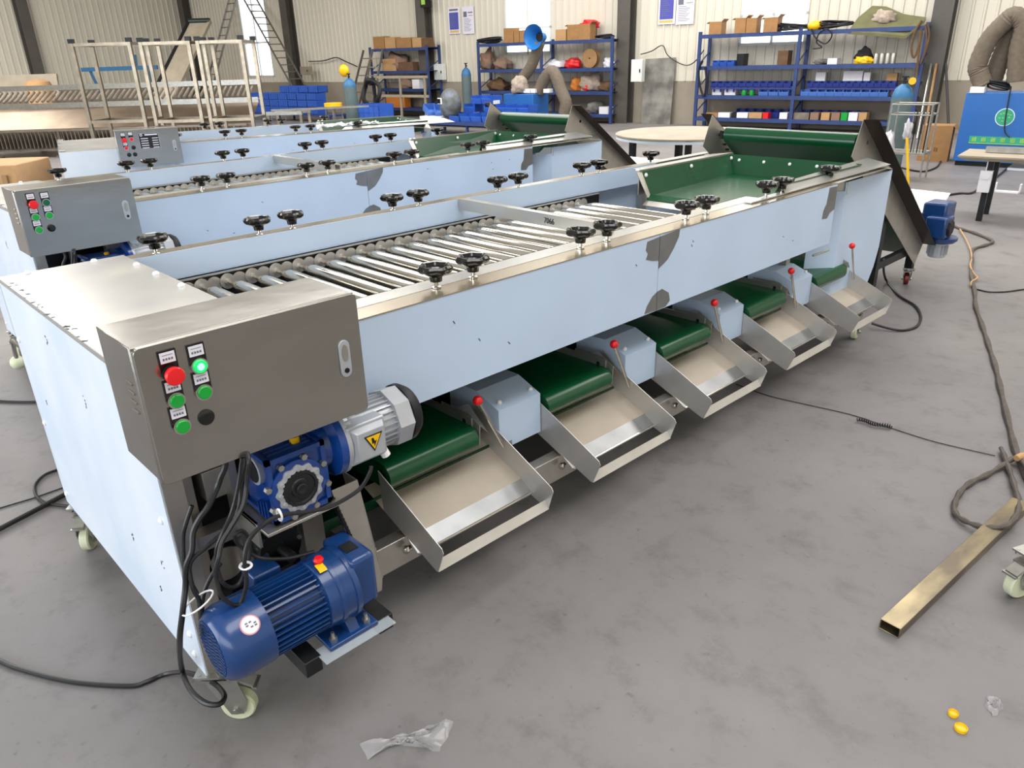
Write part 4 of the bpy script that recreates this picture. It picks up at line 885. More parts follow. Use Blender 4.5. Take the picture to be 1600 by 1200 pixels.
# cartons along the rack tops
T = [(1108, 1127, 34, 52, 'small brown carton, leftmost on the long rack'), (1148, 1165, 28, 51, 'brown carton left of a taped pair on the long rack'), (1166, 1182, 28, 50, 'brown carton right of a taped pair on the long rack'), (1193, 1215, 27, 48, 'brown carton just left of the cable heap on the long rack')]
for x0, x1, y0, y1, lb in T: pxbox('cardboard_carton', 'carton', lb, 'carton', x0, x1, y0, y1, 0.55, 'cartons on the long rack', flaps=True, z=1.902)
for k, (x0, x1, y0, y1, m, lb) in enumerate([(583, 600, 57, 73, 'carton', 'brown carton, leftmost on the small rack'), (601, 617, 58, 72, 'cartonlight', 'carton with white label, second on the small rack'), (619, 642, 59, 72, 'carton', 'wide brown carton in the middle of the small rack'), (644, 658, 59, 71, 'cartonlight', 'pale carton, fourth on the small rack'), (659, 668, 59, 71, 'brown', 'dark brown carton at the right end of the small rack')]):
    pxbox('cardboard_carton', m, lb, 'carton', x0, x1, y0, y1, 0.55, 'cartons on the small rack', z=1.882)
for k, (x0, x1, y0, y1, lb) in enumerate([(787, 802, 44, 64, 'brown carton on the cable drum rack, leftmost'), (803, 811, 48, 64, 'narrow carton left of the blue hood'), (812, 828, 47, 64, 'brown carton right behind the blue hood'), (868, 884, 46, 62, 'pale carton right of the blue hood'), (886, 922, 38, 60, 'large brown carton under the red bag')]):
    pxbox('cardboard_carton', 'carton' if k != 3 else 'cartonlight', lb, 'carton', x0, x1, y0, y1, 0.55, 'cartons on the drum rack', flaps=k == 4, z=1.902)
def lump(name, m, label, cat, x0, x1, y0, y1, t=0.45, group=None, z=None, d=None, seed=1, sharp=0.22, res=3):
    sa, sb = S(x0, (y0 + y1) / 2, t)[0], S(x1, (y0 + y1) / 2, t)[0]; zt = S((x0 + x1) / 2, y0, t)[1]; zb = z if z is not None else S((x0 + x1) / 2, y1, t)[1]
    rn = random.Random(seed); W_ = (sb - sa) / 2; H_ = zt - zb; D = d or min(W_, 0.2)
    bm = bmesh.new(); bmesh.ops.create_icosphere(bm, subdivisions=res, radius=1)
    ph = [rn.uniform(0, 6) for _ in range(6)]
    for v in bm.verts:
        c = v.co; k = 1 + sharp * (math.sin(4 * c.x + ph[0]) * math.sin(5 * c.y + ph[1]) + 0.6 * math.sin(9 * c.z + ph[2] + 4 * c.x)) + rn.uniform(-.04, .04)
        v.co = Vector((c.x * k * W_, c.y * k * D, max(-0.0, (c.z * 0.62 * k + 0.38)) * H_))
    me = bpy.data.meshes.new(name); bm.to_mesh(me); bm.free(); me.materials.append(M[m])
    for p in me.polygons: p.use_smooth = True
    o = bpy.data.objects.new(name, me); COL.objects.link(o); o.location = WF((sa + sb) / 2, t - D * 0.8, zb); o.rotation_euler = (0, 0, WZ); return tag(o, label, cat, group)
lump('rag_pile', 'ragmix', 'heap of brown rags on the middle of the small rack', 'rags', 595, 630, 84, 108, z=1.272, seed=2)
lump('rag_pile', 'ragmix', 'reddish rag heap low on the small rack beside a white box', 'rags', 620, 645, 121, 137, z=0.782, seed=3)
pxbox('parts_box', 'cartonlight', 'open carton of parts beside the rags on the small rack', 'carton', 598, 618, 92, 108, 0.5, z=1.272)
pxbox('parts_box', 'brown', 'brown parts carton right of the rags on the small rack', 'carton', 622, 645, 97, 108, 0.5, z=1.272)
pxbox('parts_box', 'white', 'white box on the third shelf of the small rack', 'box', 644, 655, 124, 137, 0.5, z=0.782)
pxbox('parts_box', 'orange', 'orange tray low on the small rack', 'tray', 603, 632, 151, 156, 0.5, z=0.252)
lump('plastic_bag', 'ragmix', 'pinkish plastic bag at the left of the drum rack', 'bag', 748, 765, 80, 106, z=1.272, seed=5)
lump('plastic_bag', 'ragmix', 'brown plastic bag next to the rack brace', 'bag', 770, 790, 90, 106, z=1.272, seed=6)
lump('rag_pile', 'brown', 'brown heap of hoses on the lower left of the drum rack', 'rags', 760, 786, 123, 140, z=0.742, seed=7)
lump('plastic_bag', 'red', 'red bag beside the wooden cable drum', 'bag', 880, 902, 91, 103, z=1.272, seed=8)
lump('plastic_bag', 'white', 'white film bundle left of the red bag', 'bag', 852, 878, 94, 103, z=1.272, seed=9)
lump('plastic_bag', 'white', 'white film bundle right of the cable drum', 'bag', 940, 956, 90, 102, z=1.272, seed=10)
lump('plastic_bag', 'red', 'red bag on the third shelf under the drum', 'bag', 906, 925, 128, 139, z=0.742, seed=11)
lump('plastic_bag', 'stone', 'clear plastic bag of fittings under the drum', 'bag', 900, 935, 117, 130, z=0.742, seed=12)
lump('tape_roll_heap', 'orange', 'orange cable reel on the third shelf of the drum rack', 'reel', 888, 905, 121, 138, z=0.742, seed=13)
lump('rag_pile', 'brown', 'brown heap at the right of the third shelf of the drum rack', 'rags', 930, 955, 128, 139, z=0.742, seed=14)
pxbox('parts_box', 'white', 'white box low on the drum rack near its right post', 'box', 936, 950, 167, 175, 0.5, z=0.222)
lump('rag_pile', 'greypanel', 'grey bundle on the lowest shelf of the drum rack', 'bundle', 912, 938, 160, 176, z=0.222, seed=15)
lump('plastic_bag', 'red', 'red plastic bag on top of the large carton', 'bag', 903, 928, 30, 44, seed=16, t=0.42)
# wooden cable drum
s, z = S(923, 88, .45); dr = wthing('cable_drum', 'round wooden cable drum on the second shelf of a blue rack', 'cable drum', s, 0.45, 1.272)
for y in (-0.05, 0.09):
    q = MB(); q.cyl((0, y, 0.215), (0, y + 0.012, 0.215), 0.213, 32); q.build('drum_flange', M['wood'], dr)
q = MB(); q.cyl((0, -0.04, 0.215), (0, 0.09, 0.215), 0.11, 20); q.build('drum_core', M['brown'], dr)
q = MB(); q.cyl((0, -0.056, 0.215), (0, -0.05, 0.215), 0.02, 12); q.build('drum_hub', M['blackmatt'], dr)
# things on the long rack
pxbox('tool_case', 'blackmatt', 'black plastic case on the third shelf, left bay of the long rack', 'case', 1151, 1162, 84, 100, 0.5, z=1.272)
pxbox('speaker_box', 'brown', 'dark box on the third shelf just left of the middle post', 'box', 1215, 1231, 79, 98, 0.5, z=1.272)
lump('tool_bag', 'blanket', 'black helmet-like bag with yellow cord on the long rack', 'bag', 1335, 1361, 75, 94, z=1.272, seed=20)
lump('cord_bundle', 'yellow', 'yellow cord bundle under the black bag', 'cord', 1334, 1362, 88, 97, z=1.272, seed=21, t=0.58, d=0.08)
for k in range(4):
    s, _ = S(1369 + k * 9, 90, .5); q = MB(); q.lathe([(0.045, 0), (0.045, 0.17), (0.04, 0.18), (0.001, 0.18)], (0, 0, 0), 'z', 16)
    wobj(q, 'metal_can', M['zinc'], ORD[k] + ' from the left of four shiny cans on the third shelf of the long rack', 'can', s, 0.5, 1.272, 'cans on the long rack')
pxbox('parts_box', 'white', 'white box at the middle of the third shelf, right bay', 'box', 1293, 1308, 91, 97, 0.5, z=1.272)
lump('cord_bundle', 'greypanel', 'grey coil left of the white box on the third shelf', 'cord', 1270, 1292, 92, 98, z=1.272, seed=22)
for k, (x0, x1, y0, y1, lb) in enumerate([(1275, 1290, 113, 121, 'white card behind the hanging bins, leftmost in the right bay'), (1350, 1360, 113, 121, 'narrow white box behind the hanging bins'), (1318, 1348, 111, 121, 'wide white box behind the hanging bins'), (1386, 1402, 114, 121, 'small brown carton behind the hanging bins')]):
    pxbox('parts_box', 'white' if k < 3 else 'cartonlight', lb, 'box', x0, x1, y0, y1, 0.38, d=0.1, z=0.682)
for k, (x0, x1, m, lb) in enumerate([(1113, 1127, 'white', 'white fitting bag, leftmost under the hanging bins'), (1132, 1149, 'white', 'white fitting box left of the green spools')]):
    pxbox('parts_box', m, lb, 'box', x0, x1, 138, 148, 0.5, z=0.682)
for k in range(2):
    s, _ = S(1163 + k * 12, 144, .5); q = MB(); q.lathe([(0.055, 0), (0.06, 0.03), (0.06, 0.08), (0.055, 0.11), (0.001, 0.11)], (0, 0, 0), 'z', 16); wobj(q, 'wire_spool', M['greenbtn'], ('left' if k == 0 else 'right') + ' one of two green wire spools under the hanging bins', 'spool', s, 0.5, 0.682, 'green spools')
low = [(1103, 1121, 'carton'), (1122, 1140, 'white'), (1143, 1150, 'blackmatt'), (1151, 1168, 'white'), (1170, 1190, 'cartonlight'), (1192, 1200, 'red'), (1218, 1230, 'white'), (1240, 1264, 'dusty'), (1266, 1279, 'ragmix'), (1283, 1296, 'cartonlight'), (1299, 1312, 'ragmix'), (1314, 1324, 'greenbtn'), (1326, 1340, 'white'), (1342, 1354, 'cartonlight')]
lw = ['brown open carton at the left end of the lowest shelf', 'white box, first right of the brown open carton', 'black tool standing between two white boxes', 'white box before dark blue bins, left bay bottom shelf', 'pale carton before dark blue bins, left bay bottom shelf', 'red tin near the middle post, bottom shelf', 'small white bin just left of the middle post', 'long grey tray right of the middle post', 'pink-red box, second in the right bay bottom shelf', 'small pale box between pink-red boxes', 'pink-red box just left of the green tin', 'green tin on the bottom shelf of the right bay', 'white box right of the green tin', 'pale box at the right end of the bottom shelf']
for (x0, x1, m), lb in zip(low, lw): pxbox('parts_box', m, lb, 'box', x0, x1, 176, 184, 0.56, z=0.222, d=0.2)
row(1155, 1238, 0.222, 6, 'dark blue bin, back of bottom shelf, left bay', 'bindark', 'bottom shelf bins, left bay', t=0.33, h=0.17)
row(1258, 1362, 0.222, 7, 'dark blue bin, back of bottom shelf, right bay', 'bindark', 'bottom shelf bins, right bay', t=0.33, h=0.17)
# canvas sheet, cables and hard hat on top of the long rack
sa, za = S(1325, 49, .6); 
def wpt(px, py, t): s, z = S(px, py, t); return (s, -t, z)
cv = MB(); rowsA = [wpt(1325, 49, .62), wpt(1370, 52, .66), wpt(1415, 56, .66), wpt(1446, 30, .62)]; rowsB = [wpt(1340, 28, .40), wpt(1378, 34, .42), wpt(1418, 36, .42), wpt(1448, 27, .40)]; rowsC = [wpt(1363, 9, .10), wpt(1385, 10, .10), wpt(1412, 22, .10), wpt(1440, 26, .10)]
vs = rowsA + rowsB + rowsC; vs2 = [(x, y, z - 0.03) for x, y, z in vs]
fs = [(r * 4 + c, r * 4 + c + 1, r * 4 + c + 5, r * 4 + c + 4) for r in range(2) for c in range(3)]
cv.add(vs, fs); cv.add(vs2, fs); k = 12
cv.add(rowsA + [(x, y, z - 0.05) for x, y, z in rowsA], [(i, i + 1, i + 5, i + 4) for i in range(3)])
o = cv.build('canvas_sheet', M['tarp'], None); o.location = C0; o.rotation_euler = (0, 0, WZ); tag(o, 'folded olive canvas sheet draped over the right end of the long rack', 'canvas')
o = lump('crumpled_paper', 'stone', 'crumpled pale paper lying on the olive canvas', 'paper', 1361, 1396, 17, 36, t=0.45, seed=30, sharp=0.3, d=0.10)
s, z = S(1273, 42, .5); q = MB(); q.sph((0, 0, 0), 0.14, 16, 10, (1.1, 1.2, 0.75)); wobj(q, 'hard_hat', M['yellow'], 'yellow hard hat on top of the long rack', 'hard hat', s, 0.45, 1.98)
def coil(name, m, label, cat, px, py, t, R, r, n=4, seed=0, flat=0.5, z=None):
    rn = random.Random(seed); s, zz = S(px, py, t); pts = []
    for i in range(n * 14 + 1):
        a = 2 * PI * i / 14; rr = R * (1 + 0.12 * math.sin(1.7 * a + seed)); pts.append((rr * math.cos(a), rr * 0.6 * math.sin(a), R * flat * (0.5 + 0.35 * math.sin(0.9 * a + seed)) + i * r * 0.05))
    q = MB(); q.tube(pts, r, 6); return wobj(q, name, M[m], label, cat, s, t, z if z is not None else zz)
coil('cable_coil', 'blackmatt', 'black cable heap left of the yellow hard hat', 'cable', 1240, 48, .45, 0.30, 0.016, 5, 1, 0.4, z=1.90)
coil('cable_coil', 'blackmatt', 'black cable heap right of the yellow hard hat', 'cable', 1305, 44, .45, 0.30, 0.016, 5, 2, 0.45, z=1.90)
coil('cable_coil', 'blackmatt', 'dark cable bundle on the left end of the drum rack top', 'cable', 765, 66, .4, 0.35, 0.018, 5, 3, 0.35, z=1.90)
coil('cable_coil', 'blackmatt', 'black hose coil at the right end of the drum rack top', 'cable', 945, 58, .4, 0.22, 0.018, 3, 4, 0.3, z=1.90)
def hang(name, m, label, pts, t, r):
    q = MB(); q.tube(smooth([wpt(x, y, t) for x, y in pts], 5), r, 6); o = q.build(name, M[m], None); o.location = C0; o.rotation_euler = (0, 0, WZ); return tag(o, label, 'cable')
hang('hanging_cable', 'blackmatt', 'black cable loops hanging from the long rack front', [(1268, 45), (1275, 60), (1290, 68), (1300, 55), (1292, 45), (1280, 52), (1276, 66), (1284, 74), (1270, 76)], 0.66, 0.014)
hang('hanging_cable', 'brown', 'dark red cables hanging from the right post of the long rack', [(1440, 32), (1430, 50), (1424, 75), (1428, 90), (1436, 70), (1440, 45), (1436, 70), (1434, 100), (1432, 118)], 0.68, 0.022)
hang('hanging_cable', 'brown', 'red-brown hose loop outside the right post of the long rack', [(1446, 38), (1448, 60), (1444, 85), (1438, 100), (1446, 80), (1452, 55), (1449, 36)], 0.66, 0.016)
hang('wall_cable', 'rubber', 'thin black cable sagging across the wall beside the mottled board', [(1001, 85), (1018, 80), (1035, 71), (1043, 86), (1060, 98), (1075, 102), (1088, 94), (1100, 78)], 0.12, 0.012)
hang('wall_cable', 'rubber', 'thin black cable running across the wall left of the small rack', [(482, 96), (505, 95), (525, 90), (540, 96), (558, 104)], 0.15, 0.016)
hang('hanging_cable', 'blackmatt', 'bundle of black cables on the left end of the long rack', [(1098, 95), (1092, 110), (1094, 135), (1100, 150), (1104, 130), (1102, 105)], 0.66, 0.022)
# posters
def poster(label, x0, x1, y0, y1, kind):
    sa, _ = S(x0, (y0 + y1) / 2); sb, _ = S(x1, (y0 + y1) / 2); zt = S((x0 + x1) / 2, y0)[1]; zb = S((x0 + x1) / 2, y1)[1]; W_, H_ = sb - sa, zt - zb
    r = wthing('poster', label, 'poster', sa, 0.035, zb, 'posters on the far wall')
    q = MB(); q.box(0, W_, -0.004, 0.004, 0, H_); q.build('sheet', M['paper'], r)
    q = MB()
    if kind == 'blue':
        q.box(W_ * 0.10, W_ * 0.88, -0.006, -0.004, H_ * 0.16, H_ * 0.80); q.build('printed_panel', M['posterblue'], r)
        q = MB(); q.box(W_ * 0.10, W_ * 0.88, -0.006, -0.004, H_ * 0.05, H_ * 0.13); q.build('yellow_strip', M['posteryellow'], r)
        q = MB()
        q.box(W_ * 0.12, W_ * 0.86, -0.007, -0.004, H_ * 0.86, H_ * 0.93)
        for i in range(8): q.box(W_ * 0.2, W_ * (0.5 + 0.3 * ((i * 7) % 3) / 3), -0.0075, -0.0055, H_ * (0.72 - i * 0.065), H_ * (0.74 - i * 0.065))
        q.build('printed_text', M['printing'], r)
    else:
        q.box(W_ * 0.1, W_ * 0.4, -0.006, -0.004, H_ * 0.62, H_ * 0.82)
        for i in range(9): q.box(W_ * 0.12, W_ * (0.6 + 0.25 * ((i * 5) % 3) / 3), -0.006, -0.004, H_ * (0.55 - i * 0.055), H_ * (0.565 - i * 0.055))
        q.box(W_ * 0.55, W_ * 0.9, -0.006, -0.004, H_ * 0.66, H_ * 0.68); q.box(W_ * 0.5, W_ * 0.9, -0.006, -0.004, H_ * 0.76, H_ * 0.80); q.build('printed_text', M['printing'], r)
poster('poster with a purple-blue panel, left of a pair by the middle column', 702, 720, 11, 53, 'blue')
poster('white poster of grey text, right of a pair by the middle column', 724, 742, 10, 53, 'text')
poster('poster with a purple-blue panel above the mottled board', 1030, 1057, -12, 38, 'blue')
poster('white poster of printed text nearest the long rack', 1058, 1086, -12, 38, 'text')
# electric boxes
def ebox(label, x0, x1, y0, y1, t, m='winframe'):
    sa, _ = S(x0, (y0 + y1) / 2, t); sb, _ = S(x1, (y0 + y1) / 2, t); zt = S((x0 + x1) / 2, y0, t)[1]; zb = S((x0 + x1) / 2, y1, t)[1]
    r = wthing('switch_box', label, 'electrical box', sa, t, zb); q = MB(); q.box(0, sb - sa, 0, 0.14, 0, zt - zb); q.build('box_body', M[m], r, bevel=0.004)
    q = MB(); q.box(0.01, sb - sa - 0.01, -0.006, 0.001, 0.01, zt - zb - 0.01); d = q.build('box_door', M[m], r, bevel=0.003)
    q = MB(); q.box((sb - sa) * 0.78, (sb - sa) * 0.86, -0.02, -0.006, (zt - zb) * 0.42, (zt - zb) * 0.58); q.build('door_latch', M['blackmatt'], d)
ebox('pale grey switch box on the column left of the mottled board', 986, 1003, 93, 128, 0.48)
ebox('pale switch box beside the column left of the posters', 678, 692, 100, 125, 0.20)
ebox('small grey switch box on the column behind the blue crates', 469, 483, 104, 117, 0.45, 'tan')
# mottled board leaning on the wall
sa, sb = S(1005, 150, .12)[0], S(1051, 150, .12)[0]; q = MB(); q.sheet([(0, 0, 0), (sb - sa, 0, 0), (sb - sa, 0.10, 1.46), (0, 0.10, 1.44)], 0.02)
wobj(q, 'leaning_board', M['greypanel'], 'mottled grey board leaning against the wall beside a column', 'board', sa, 0.16)

# ---- ladders
def ladder(label, a0, a1, w_, n, m='ladderpaint', t0=0.5, t1=0.15, group='ladders against the walls'):
    p0 = WF(*a0); p1 = WF(*a1); r = thing('ladder', label, 'ladder', (p0.x, p0.y, 0), 0, group, (p0.x, p0.y, 0.0)); side = Vector((-(p1 - p0).y, (p1 - p0).x, 0))
    side = U * w_ / 2 if abs((p1 - p0).normalized().dot(U)) < 0.5 else N * w_ / 2
    for s_ in (-1, 1): q = MB(); q.bar(p0 + side * s_, p1 + side * s_, 0.03, 0.06); q.build('ladder_rail', M[m], r)
    for i in range(1, n): p = p0.lerp(p1, i / n); q = MB(); q.bar(p - side, p + side, 0.03); q.build('rung', M[m], r)
    return r
def wl(px, py, t): s, z = S(px, py, t); return (s, t, z)
b0 = S(345, 104, .5); ladder('narrow ladder leaning by the window at the far left corner', (S(348, 110, .5)[0], 1.6, 0), wl(369, -20, .10), 0.45, 16)
ladder('long ladder slanting across the window towards the blue crates', (S(466, 130, 1.6)[0], 1.6, 0.9), wl(385, -12, .5), 0.5, 14)
ladder('grey ladder leaning on the small rack, nearer the crates', (S(558, 190, 1.0)[0], 1.2, 0), wl(575, 78, .7), 0.4, 8)
ladder('silver ladder leaning on the small rack, right behind the other', (S(583, 195, 1.0)[0], 1.3, 0), wl(590, 78, .7), 0.45, 8, 'zinc')
# wooden trestle frame before the small rack
r = wthing('trestle', 'old wooden trestle frame standing before the small rack', 'trestle', S(590, 160, 1.2)[0], 1.2, 0)
Lx = S(668, 160, 1.2)[0] - S(590, 160, 1.2)[0]
for x in (0.05, Lx * 0.5, Lx - 0.05): q = MB(); q.bar((x - 0.04, 0, 0.0), (x, 0, 1.12), 0.05); q.build('leg', M['tan'], r)
for z in (1.12, 0.62): q = MB(); q.bar((-0.05, 0, z), (Lx + 0.05, 0, z), 0.05, 0.07); q.build('top_rail', M['tan'], r)

# ---- stacked blue crates on a bench, in the left middle distance
def crate(name, w_, d, h, m='bin'):
    b = MB(); t = 0.015; b.box(0, w_, 0, d, 0, t); b.box(0, t, 0, d, 0, h); b.box(w_ - t, w_, 0, d, 0, h); b.box(0, w_, 0, t, 0, h); b.box(0, w_, d - t, d, 0, h)
    b.box(-0.008, w_ + 0.008, -0.008, 0.006, h - 0.03, h); b.box(-0.008, w_ + 0.008, -0.006, 0.004, h * 0.45, h * 0.52)
    for x in (w_ * .25, w_ * .5, w_ * .75): b.box(x - 0.005, x + 0.005, -0.006, 0.002, 0, h)
    return b.build(name, M[m], None)
tc_ = 3.0; sa, sb = S(394, 160, tc_)[0], S(495, 160, tc_)[0]; zt = S(445, 145, tc_)[1]; zb = S(445, 177, tc_)[1]
cw = (sb - sa) / 7; chh = (zt - zb) / 3; cr0 = crate('storage_crate', cw * 0.96, 0.35, chh * 0.96); first = True
for r_i in range(3):
    for i in range(7):
        c = cr0 if first else cr0.copy()
        if not first: COL.objects.link(c)
        first = False; c.location = WF(sa + i * cw, tc_, zb + r_i * chh); c.rotation_euler = (0, 0, WZ); tag(c, 'blue crate in the %s row of the big stack, %s from the left' % (('bottom', 'middle', 'third')[r_i], ORD[i]), 'crate', 'stacked blue crates')
for k_, (i, r_i) in enumerate([(3, 3), (4, 3), (5, 3), (6, 3), (5, 4), (6, 4)][:4]):
    c = cr0.copy(); COL.objects.link(c); c.location = WF(sa + i * cw, tc_ - 0.1, zb + r_i * chh); c.rotation_euler = (0, 0, WZ); tag(c, 'blue crate in the short top row of the big stack, %s from the left' % ORD[i - 3], 'crate', 'stacked blue crates')
r = wthing('steel_bench', 'blue-grey steel bench carrying the stacked blue crates', 'bench', sa - 0.3, tc_ + 0.05, 0)
q = MB(); q.box(0, sb - sa + 0.9, 0, 0.6, zb - 0.05, zb - 0.002); q.build('bench_top', M['racking'], r)
for x in (0.05, (sb - sa) * 0.5, sb - sa + 0.8):
    for y in (0.03, 0.55): q = MB(); q.box(x, x + 0.05, y, y + 0.04, 0, zb - 0.05); q.build('leg', M['racking'], r)
# gas cylinders
def gas(label, s, t, R, H, m, mtop, gauge=False):
    r = wthing('gas_cylinder', label, 'gas cylinder', s, t, 0)
    q = MB(); q.lathe([(R * 0.97, 0), (R, 0.02), (R, H * 0.78)], (0, 0, 0), 'z', 24); q.build('cylinder_body', M[m], r)
    q = MB(); q.lathe([(R, H * 0.78), (R, H * 0.80), (R * 0.8, H * 0.87), (R * 0.4, H * 0.91), (R * 0.25, H * 0.92)], (0, 0, 0), 'z', 24); q.build('cylinder_shoulder', M[mtop], r)
    q = MB(); q.cyl((0, 0, H * 0.92), (0, 0, H), 0.02, 10); q.lathe([(0.045, H * 0.985), (0.045, H)], (0, 0, 0), 'z', 14); q.cyl((0, 0, H * 0.95), (0.07, -0.03, H * 0.95), 0.012, 8); v = q.build('valve', M['darkiron'], r)
    if gauge: q = MB(); q.cyl((0.10, -0.05, H * 0.95), (0.105, -0.08, H * 0.95), 0.045, 18); q.build('pressure_gauge', M['yellow'], v)
    return r
s, t = G(556, 232); g5 = gas('grey-green gas cylinder standing right of the blue crates', S(549, 160, 5.0)[0], 5.0, 0.15, 1.32, 'gascyl', 'gasblue')
q = MB(); q.sph((-0.14, 0.0, 1.38), 0.15, 16, 8, (1, 0.6, 0.9)); q.cyl((-0.1, 0, 1.34), (0, 0, 1.28), 0.03, 8); q.build('yellow_guard', M['yellow'], g5)
gas('blue-topped gas cylinder behind the bench of loose blue bins', S(730, 150, 1.0)[0], 1.0, 0.13, 1.45, 'gascyl', 'gasblue')
gas('blue-topped gas cylinder with yellow gauge at the right end of the long rack', *G(1390, 268), 0.13, 1.22, 'gascyl', 'gasblue', True)
s, _ = S(566, 150, 4.6); q = MB(); q.tube(smooth([(0.28 * math.cos(a), 0.05 * math.sin(3 * a), 0.86 + 0.30 * math.sin(a)) for a in [i * PI / 6 for i in range(25)]], 2), 0.05, 8); q.cyl((0, 0.1, 0), (0, 0.1, 1.2), 0.04, 8); q.cyl((-0.05, 0.1, 1.08), (-0.05, 0.0, 1.08), 0.05, 8); wobj(q, 'hose_stand', M['blackmatt'], 'thick black hose coil on a stand behind the grey-green gas cylinder', 'hose', s, 4.3, 0)
q = MB(); q.cyl((0, 0, 0), (0, 0, 0.10), 0.20, 20); wobj(q, 'yellow_basin', M['yellow'], 'yellow bowl on a stool left of the grey-green gas cylinder', 'bowl', S(521, 168, 5.6)[0], 5.6, S(521, 168, 5.6)[1])
r = wthing('stool', 'thin metal stool under the yellow bowl', 'stool', S(521, 168, 5.6)[0], 5.6, 0); zz = S(521, 168, 5.6)[1]
for dx in (-0.15, 0.15):
    for dy in (-0.15, 0.15): q = MB(); q.bar((dx, dy, 0), (dx * 0.8, dy * 0.8, zz - 0.02), 0.02); q.build('leg', M['zinc'], r)
q = MB(); q.box(-0.17, 0.17, -0.17, 0.17, zz - 0.02, zz - 0.002); q.build('seat', M['zinc'], r)
tc2 = 5.2; sa2, sb2 = S(560, 175, tc2)[0], S(592, 175, tc2)[0]; zt2 = S(575, 163, tc2)[1]
c = crate('storage_crate', (sb2 - sa2), 0.45, zt2 - 0.35, 'bin'); c.location = WF(sa2, tc2, 0.35); c.rotation_euler = (0, 0, WZ); tag(c, 'tall ribbed blue crate standing alone right of the grey-green gas cylinder', 'crate')
q = MB(); q.box(-0.05, sb2 - sa2 + 0.05, -0.03, 0.5, 0, 0.345); wobj(q, 'wooden_block', M['wood'], 'wooden box under the lone ribbed blue crate', 'box', sa2, tc2 + 0.0)

# ---- bench of loose bins with the welding mask
tb = 4.2
sa, za = S(655, 196, tb); sb, _ = S(812, 180, tb); zb = S(730, 190, tb)[1]
r = wthing('work_bench', 'blue steel workbench heaped with loose blue bins', 'bench', sa, tb + 0.1, 0); L_ = sb - sa
q = MB(); q.box(0, L_, 0, 0.9, zb - 0.08, zb); q.build('bench_top', M['racking'], r)
for x in (0.1, L_ * 0.5, L_ - 0.15):
    for y in (0.05, 0.8): q = MB(); q.box(x, x + 0.05, y, y + 0.05, 0, zb - 0.08); q.build('leg', M['racking'], r)
q = MB(); q.box(0.1, L_ - 0.1, 0.1, 0.8, 0.16, 0.18); q.build('lower_shelf', M['tan'], r)
bb = bin_mesh(0.30, 0.34, 0.17); b0_ = bb.build('picking_bin', M['bin'], None); rn = random.Random(4); first = True
lay = [(705, 0, 0), (722, 0, 0), (738, 0, 0), (756, 0, 0), (770, 0, 0), (786, 0, 0), (714, 1, .3), (746, 1, .3), (764, 1, .3), (780, 1, .3), (797, 1, .3), (726, 2, .3), (742, 2, .3), (800, 0, .35)]
lab = ['blue bin in the bench front row', 'blue bin in the bench heap second layer', 'blue bin topmost in the bench heap']
for px, ly, dy in lay:
    c = b0_ if first else b0_.copy()
    if not first: COL.objects.link(c)
    first = False; c.location = WF(S(px, 185, tb)[0], tb + 0.05 - dy, zb + 0.002 + ly * 0.175); c.rotation_euler = (0, 0, WZ + rn.uniform(-0.12, 0.12)); tag(c, '%s from the left: %s' % (ORD[sorted(p_[0] for p_ in lay if p_[1] == ly).index(px)], lab[ly]), 'bin', 'loose blue bins on the bench')
q = bin_mesh(0.30, 0.34, 0.17); 
for px, a in ((664, 1.2), (676, 0.9)):
    o = bin_mesh(0.28, 0.30, 0.15).build('picking_bin', M['binlight'], None); o.location = WF(S(px, 185, tb)[0], tb - 0.1, zb + 0.08); o.rotation_euler = (0.4, 0, WZ + a); tag(o, 'light blue bin tipped over, %s the welding mask' % ('further left of' if px < 670 else 'right beside'), 'bin')
wm = wthing('welding_mask', 'dark grey welding mask standing on the bench of blue bins', 'welding mask', S(699, 165, tb)[0], tb - 0.1, zb)
q = MB(); prof = []
bm = bmesh.new(); bmesh.ops.create_uvsphere(bm, u_segments=24, v_segments=16, radius=1)
for v in bm.verts:
    c = v.co; v.co = Vector((c.x * 0.27, c.y * 0.22, c.z * 0.34 + 0.34)) * 1.0
    if v.co.z < 0.1: v.co.z = 0.1 + (v.co.z - 0.1) * 0.2
me = bpy.data.meshes.new('mask_shell'); bm.to_mesh(me); bm.free(); me.materials.append(mat('worn_dark_mask', '4a4d42', 0.5, var=0.4, vscale=6, col2='6d7480')); [setattr(p, 'use_smooth', True) for p in me.polygons]
o = bpy.data.objects.new('mask_shell', me); COL.objects.link(o); o.parent = wm; o['org'] = (0, 0, 0)
q = MB(); q.cbox((-0.13, -0.20, 0.42), (0.16, 0.03, 0.13), rotz(-0.35)); fr = q.build('lens_frame', M['white'], wm)
q = MB(); q.cbox((-0.135, -0.212, 0.42), (0.12, 0.03, 0.09), rotz(-0.35)); q.build('lens', M['black'], fr)
pxbox('parts_box', 'white', 'flat white box at the left front of the bench of blue bins', 'box', 656, 690, 182, 192, tb + 0.05, d=0.3, z=zb + 0.001)
pxbox('parts_box', 'white', 'white box with a small picture lying among the blue bins', 'box', 752, 772, 157, 168, tb - 0.28, d=0.2, z=zb + 0.35)
pxbox('parts_box', 'red', 'red toolbox under the bench of blue bins', 'box', 758, 776, 196, 208, tb - 0.2, d=0.3, z=0.182)
q = MB(); q.lathe([(0.16, 0), (0.18, 0.05), (0.10, 0.14), (0.03, 0.2), (0.001, 0.22)], (0, 0, 0), 'z', 20); wobj(q, 'warning_lamp', M['yellow'], 'yellow domed thing under the right end of the bench', 'lamp', S(786, 195, tb)[0], tb - 0.1, 0.182)

